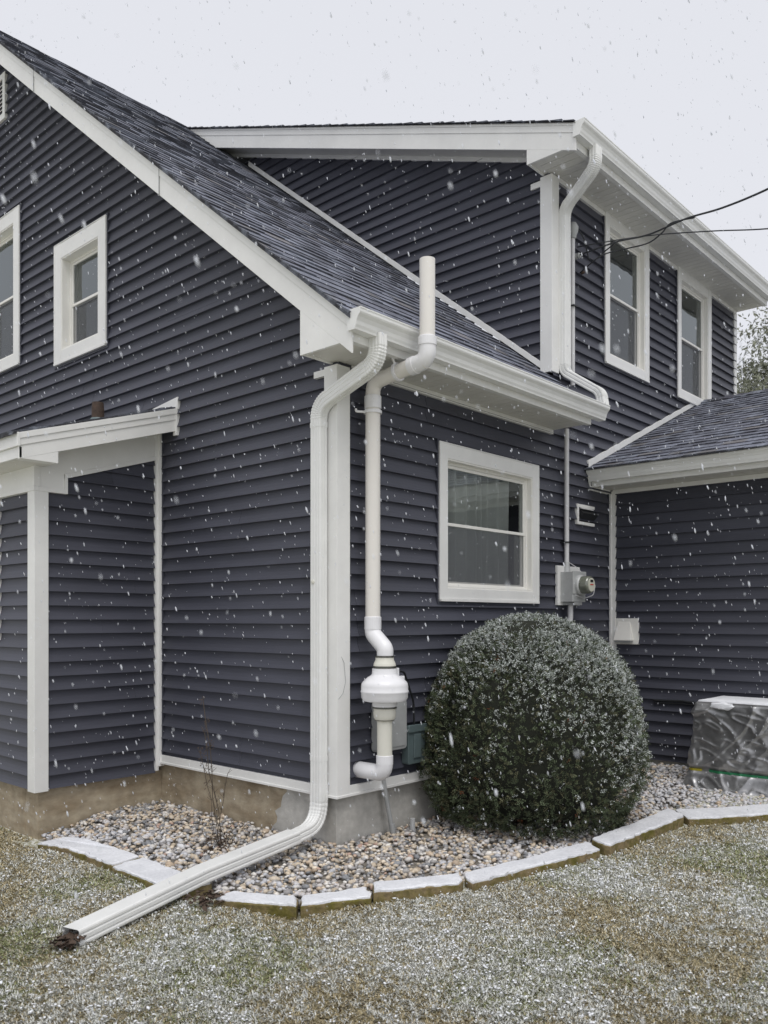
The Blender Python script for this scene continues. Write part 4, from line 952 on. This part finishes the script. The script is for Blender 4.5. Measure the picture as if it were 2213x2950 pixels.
C = np.stack([SC[0] + rr * np.cos(th), SC[1] + rr * np.sin(th), zz], 1) + nrm * (lump - dep)[:, None]
C[:, 1] = np.minimum(C[:, 1], -.035 + rng.uniform(-.03, .02, NS))
# sprig axis: outward and up with scatter
ax = nrm * .65 + np.array([0, 0, .35]) + rng.normal(0, .55, (NS, 3)); ax /= np.linalg.norm(ax, axis=1)[:, None]
sv = np.cross(ax, rng.normal(0, 1, (NS, 3))); sv /= np.linalg.norm(sv, axis=1)[:, None]; sw = np.cross(ax, sv)
NL = 8; Ls = rng.uniform(.030, .058, NS)
k = np.arange(NL); tpos = (k + .3) / NL
base = C[:, None, :] + ax[:, None, :] * (Ls[:, None] * tpos[None])[..., None]
sgn = np.where(k % 2 == 0, 1., -1.); rl = rng.uniform(.015, .027, (NS, NL)) * (1 - .35 * tpos)
ldir = sv[:, None, :] * (sgn * .8)[None, :, None] + ax[:, None, :] * .55 + sw[:, None, :] * rng.uniform(-.6, .6, (NS, NL, 1)); ldir /= np.linalg.norm(ldir, axis=2)[..., None]
wdir = np.cross(ldir, sw[:, None, :] + rng.normal(0, .3, (NS, NL, 3))); wdir /= np.linalg.norm(wdir, axis=2)[..., None] + 1e-9
w_ = .0038
p0 = base; p1 = base + ldir * (rl * .5)[..., None] + wdir * w_; p2 = base + ldir * rl[..., None]; p3 = base + ldir * (rl * .5)[..., None] - wdir * w_
V = np.stack([p0, p1, p2, p3], 2).reshape(-1, 3); Fc = np.arange(NS * NL * 4).reshape(-1, 4)
lc = np.array([.060, .076, .042]) * rng.uniform(.45, 1.7, (NS, 1)) * (.6 + .8 * vnoise(th * 9, zz * 13, 1, 47))[:, None]; olive = rng.random(NS) < .22; lc[olive] = np.array([.10, .10, .055]) * rng.uniform(.6, 1.3, (olive.sum(), 1))
rust = rng.random(NS) < .006; lc[rust] = (.17, .06, .03)
lcol = np.repeat(lc[:, None, :], NL, 1) * rng.uniform(.75, 1.3, (NS, NL, 1))
# snow resting on upward sprigs: more on top and on the weather side (+a, toward the lawn)
wth = np.clip(nrm[:, 2] * 1.0 + .35 * (nrm[:, 0] * .75 - nrm[:, 1] * .55) + .10, 0, 1.3)
psn = np.clip(wth * 1.1 * (.5 + vnoise(th * 4, zz * 6, 1, 43)) * ss(.05, .5, zz), 0, .85); psn = np.where(rng.random(NS) < .25, psn + .16, psn)
sn_ = (rng.random(NS) < psn)
msk = sn_[:, None] & (rng.random((NS, NL)) < .72); lcol[msk] = (np.array([.55, .59, .56]) * rng.uniform(.55, 1.1, (NS, NL, 1)))[msk]
lcol = lcol.reshape(-1, 3)
np_mesh('foliage', V, Fc, LEAF, lcol, sh)
# little pads of snow on the snowy sprigs
ks = np.nonzero(sn_ & (rng.random(NS) < .26))[0]; n = len(ks); pts = C[ks] + ax[ks] * (Ls[ks] * .7)[:, None] + np.array([0, 0, .003])
scal = np.stack([rng.uniform(.003, .0075, n), rng.uniform(.0025, .005, n), rng.uniform(.002, .0035, n)], 1)
o = scatter_ico('snow_pads', pts, scal, np.stack([rng.uniform(0, 6.28, n), rng.normal(0, .4, n)], 1), np.tile([.8, .81, .84], (n, 1)), SNOW, 1); attach(o, sh)

# ================================================================== COVERED AIR CONDITIONER
ac = empty('covered_air_conditioner', (3.66, -1.5, .06), 'air conditioner under a wrinkled silver-grey cover with snow on top', 'air conditioner')
a0, a1, b0, b1 = 3.27, 3.98, -2.02, -1.10; cx_, cy_ = (a0 + a1) / 2, (b0 + b1) / 2; hx, hy = (a1 - a0) / 2, (b1 - b0) / 2
nT, nZ = 300, 90; Vc = []; hbase = .02; rc = .085
def outline(n):
    """rounded rectangle walked from the front-left corner: front face, side, back, side"""
    Lx, Ly = 2 * (hx - rc), 2 * (hy - rc); q_ = math.pi * rc / 2; tot = 2 * Lx + 2 * Ly + 4 * q_; out = []
    for k in range(n):
        u = k / n * tot
        if u < Ly: out.append((-hx, hy - rc - u, -1, 0)); continue
        u -= Ly
        if u < q_: t = u / rc; out.append((-hx + rc - rc * math.cos(t), -hy + rc - rc * math.sin(t), -math.cos(t), -math.sin(t))); continue
        u -= q_
        if u < Lx: out.append((-hx + rc + u, -hy, 0, -1)); continue
        u -= Lx
        if u < q_: t = u / rc; out.append((hx - rc + rc * math.sin(t), -hy + rc - rc * math.cos(t), math.sin(t), -math.cos(t))); continue
        u -= q_
        if u < Ly: out.append((hx, -hy + rc + u, 1, 0)); continue
        u -= Ly
        if u < q_: t = u / rc; out.append((hx - rc + rc * math.cos(t), hy - rc + rc * math.sin(t), math.cos(t), math.sin(t))); continue
        u -= q_
        if u < Lx: out.append((hx - rc - u, hy, 0, 1)); continue
        u -= Lx; t = u / rc; out.append((-hx + rc - rc * math.sin(t), hy - rc + rc * math.cos(t), -math.sin(t), math.cos(t)))
    return out
OL = outline(nT)
for jz in range(nZ):
    f = jz / (nZ - 1); z = hbase + .755 * f
    for (x, y, nx_, ny_) in OL:
        flare = .055 * max(0, 1 - f / .2) ** 1.5 - .055 * f - .022 * math.exp(-((f - .21) / .03) ** 2)
        pp = x - y; wx = pp + .14 * (vnoise(pp * 3.5, z * 3.5, 1, 57) - .5); wz = z + .14 * (vnoise(pp * 3.5 + 9, z * 3.5, 1, 58) - .5)
        rg = lambda u_, v_, sd_: (1 - abs(2 * vnoise(u_, v_, 1, sd_) - 1)) ** 5
        wr = .014 * rg((wx * .72 + wz * .70) * 6, (wx * -.70 + wz * .72) * 2.4, 51) + .015 * rg((wx * .80 - wz * .60) * 7.5, (wx * .60 + wz * .80) * 3, 52) + .010 * rg((wx * .35 + wz * .93) * 15, (wx * -.93 + wz * .35) * 7, 54) + .004 * vnoise(wx * 22, wz * 22, 1, 53)
        wr *= 1.0 - .6 * max(0, f - .93) / .07
        tp = -.03 * max(0, (f - .965) / .035) ** 2; k_ = flare + wr - .015 + tp
        Vc.append((cx_ + x + nx_ * k_, cy_ + y + ny_ * k_, on(cx_, cy_) - .02 + z))
Vc = np.array(Vc); q = np.array([(j * nT + i, j * nT + (i + 1) % nT, (j + 1) * nT + (i + 1) % nT, (j + 1) * nT + i) for j in range(nZ - 1) for i in range(nT)])
np_mesh('cover', Vc, q, COVER, None, ac, smooth=True)
top = [Vector(v) for v in Vc[-nT:]]; cc = Vector((cx_, cy_, top[0].z))
m = MB(); m.rings([top] + [[cc + (p - cc) * s + Vector((0, 0, h)) for p in top] for s, h in ((.98, .012), (.9, .018), (.6, .022), (.3, .020), (.05, .018))], False, True); m.build('snow_cap', SNOW, ac, smooth=True)
# snow patch sliding down the front of the cover
m = MB(); r_ = random.Random(4)
for (bb, zz0, w0, h0) in ((-1.42, .755, .11, .035),):
    ring0 = [Vector((a0 + .022 + r_.uniform(-.003, .003), bb + w0 * math.cos(t) * r_.uniform(.8, 1.1), on(cx_, cy_) + zz0 - .025 + h0 * math.sin(t) * r_.uniform(.7, 1.2))) for t in np.linspace(0, 2 * math.pi, 18, endpoint=False)]
    cen = sum(ring0, Vector()) / 18
    m.rings([[p + Vector((.03, 0, 0)) for p in ring0], ring0, [cen + (p - cen) * .7 + Vector((-.010, 0, 0)) for p in ring0]])
m.build('snow_patch', SNOW, ac, smooth=True)
def strap_path(t0, t1, zf): 
    out = []; j = int(zf * nZ)
    per_ = 4 * (hx + hy) - 8 * rc + 2 * math.pi * rc
    for i_ in range(int(t0 / per_ * nT), int(t1 / per_ * nT)):
        v = Vector(Vc[j * nT + i_ % nT]); d_ = Vector((OL[i_ % nT][2], OL[i_ % nT][3], 0)); out.append((v + d_ * .006, 0))
    return out
ctr = math.pi  # the side facing the lawn
m = MB(); sweep(m, strap_path(-.12, .08, .205), [(.010, -.002), (.010, .002), (-.010, .002), (-.010, -.002)], up=(0, 0, 1)); m.build('yellow_strap', STRAPY, ac)
m = MB(); sweep(m, strap_path(.13, 1.0, .20), [(.011, -.002), (.011, .002), (-.011, .002), (-.011, -.002)], up=(0, 0, 1)); m.build('green_strap', STRAPG, ac)
m = MB(); hem = [(Vector(v) + Vector((0, 0, -.004)), 0) for v in Vc[:nT]]; sweep(m, hem + [hem[0]], circ(.012, 8), up=(0, 0, 1)); m.build('hem', mat('cover_hem', (.42, .42, .43), .35, metal=.2), ac, smooth=True)

# ================================================================== TREES
def foliage_tree(name, loc, h, r, label, seed, nclump=300, per=60, trunk_r=.16, leaf=.09, col=(.075, .085, .05), bottom=.2, snow=.12, group=None, cat='tree'):
    g = np.random.default_rng(seed); root = empty(name, loc, label, cat, group); L = Vector(loc)
    m = MB(); rr_ = random.Random(seed); prev = L.copy(); pts = [L + Vector((rr_.uniform(-.1, .1) * k, rr_.uniform(-.1, .1) * k, h * .95 * k / 6)) for k in range(7)]
    for k in range(6):
        ra, rb = trunk_r * (1 - k / 6.5), trunk_r * (1 - (k + 1) / 6.5); dv = (pts[k + 1] - pts[k]); lathe(m, pts[k], [(ra, 0), (rb, dv.length)], 8, dv)
    limbs = []
    for k in range(46):
        f = rr_.uniform(bottom, .95); p = L + Vector((0, 0, h * f)); t = rr_.uniform(0, 6.28); ln = r * (1.05 - f) * rr_.uniform(.7, 1.1) / (1.05 - bottom) * 1.0 + .3
        q = p + Vector((math.cos(t) * ln, math.sin(t) * ln, ln * rr_.uniform(.0, .35))); tube(m, [p, q], .02 + .02 * (1 - f), 5, 0); limbs.append((p, q))
    m.build('trunk', BARK, root)
    cl = []
    for k in range(nclump):
        p, q = limbs[g.integers(len(limbs))]; t = g.uniform(.35, 1.05); cl.append(np.array(p.lerp(q, t)) + g.normal(0, .18, 3))
    cl = np.array(cl); cs = g.uniform(.18, .42, nclump) * r / 2.6
    P = np.repeat(cl, per, 0) + g.normal(0, 1, (nclump * per, 3)) * np.repeat(cs, per)[:, None] * np.array([1, 1, .55]); n_ = len(P)
    d1_ = g.normal(0, 1, (n_, 3)); d1_ /= np.linalg.norm(d1_, axis=1)[:, None]; d2_ = np.cross(d1_, g.normal(0, 1, (n_, 3))); d2_ /= np.linalg.norm(d2_, axis=1)[:, None]
    s = g.uniform(.5, 1, (n_, 1)) * leaf
    V = np.stack([P - d1_ * s, P + d2_ * s * .3, P + d1_ * s, P - d2_ * s * .3], 1).reshape(-1, 3)
    C_ = np.array(col) * g.uniform(.6, 1.5, (n_, 1)) * np.repeat(g.uniform(.75, 1.25, (nclump, 1)), per, 0); k = g.random(n_) < snow; C_[k] = (.5, .52, .54)
    np_mesh('crown', V, np.arange(n_ * 4).reshape(-1, 4), PINE, C_, root); return root
def bare_tree(name, loc, h, label, seed):
    root = empty(name, loc, label, 'tree', None); rr_ = random.Random(seed); tm, bm2 = MB(), MB()
    def grow(p, d, ln, r0, lev):
        q = p + d * ln; mm = tm if lev < 2 else bm2; lathe(mm, p, [(r0, 0), (r0 * .72, ln)], 7 if lev < 3 else 4, d)
        if lev >= 6 or r0 < .006: return
        for k in range(2 if lev < 1 else 3):
            nd = (d + Vector((rr_.gauss(0, .42), rr_.gauss(0, .42), rr_.gauss(.05, .25)))).normalized(); grow(q, nd, ln * rr_.uniform(.62, .86), r0 * .66, lev + 1)
    grow(Vector(loc), Vector((0, 0, 1)), h * .26, h * .022, 0); tm.build('trunk', BARK, root, recalc=False); bm2.build('branches', BARK, root, recalc=False); return root
foliage_tree('pine_tree', (20.5, 2.9, 0), 10.7, 3.6, 'grey-green pine showing past the right end of the house', 61, 620, 70, .2, .10, (.20, .21, .155), .25)
foliage_tree('pine_tree', (23.5, 2.2, 0), 9.8, 3.6, 'paler, lower pine behind the other, above the garage roof', 62, 560, 70, .2, .10, (.26, .265, .21), .2)
bare_tree('bare_tree', (13, -16, 0), 13, 'bare tree mirrored in the upper windows', 71)
bare_tree('bare_tree', (22, -15, 0), 14, 'broad bare tree mirrored beside the other in the upper windows', 72)
bare_tree('bare_tree', (-11, 15.5, 0), 13, 'bare tree mirrored in the gable windows', 73)

# ================================================================== FALLING SNOW
N = 11000; d_ = .7 + 6.8 * rng.random(N) ** .5; la = rng.uniform(-.62, .62, N) * d_; z = 1.6 + rng.uniform(-.55, .85, N) * d_
fa_ = CAM.x + .7419 * d_ + .6705 * la; fb_ = CAM.y + .6705 * d_ - .7419 * la
inh = ((fa_ > -.02) & (fb_ > -.02)) | (z < .05) | ((fa_ > M_ - .3) & (fb_ > 1.9) & (z < 3.4)) | ((fa_ > 3.4) & (z < 4))
k = ~inh; pts = np.stack([fa_, fb_, z], 1)[k]; n = len(pts)
s = rng.gamma(2.4, .00053, n) + .0006; s = np.minimum(s, .0062) * np.clip(d_[k] / 3.0, .75, 1.1); el = rng.uniform(1.8, 4.2, n)
scal = np.stack([s * rng.uniform(.6, .95, n), s * rng.uniform(.6, .95, n), s * el * .9], 1)
FL = bpy.data.materials.new('snowflake'); FL.use_nodes = True; nn_ = FL.node_tree; p_ = nn_.nodes['Principled BSDF']; p_.inputs['Base Color'].default_value = (.88, .89, .92, 1); p_.inputs['Roughness'].default_value = .8
p_.inputs['Subsurface Weight'].default_value = 0
tr = nn_.nodes.new('ShaderNodeBsdfTranslucent'); tr.inputs[0].default_value = (.88, .9, .94, 1); ms = nn_.nodes.new('ShaderNodeMixShader'); ms.inputs[0].default_value = .7
nn_.links.new(p_.outputs[0], ms.inputs[1]); nn_.links.new(tr.outputs[0], ms.inputs[2]); nn_.links.new(ms.outputs[0], nn_.nodes['Material Output'].inputs[0])
# flakes drift on a light wind: long axes lean the same way
rot = np.stack([np.full(n, math.atan2(.7419, -.6705) ) + rng.normal(0, .3, n), rng.normal(.27, .08, n)], 1)
o = scatter_ico('snowflakes', pts, scal, rot, np.tile([.8, .8, .8], (n, 1)), FL, 1, jitter=.3); tag(o, 'falling snowflakes drifting in front of the house', None, None, 'stuff')
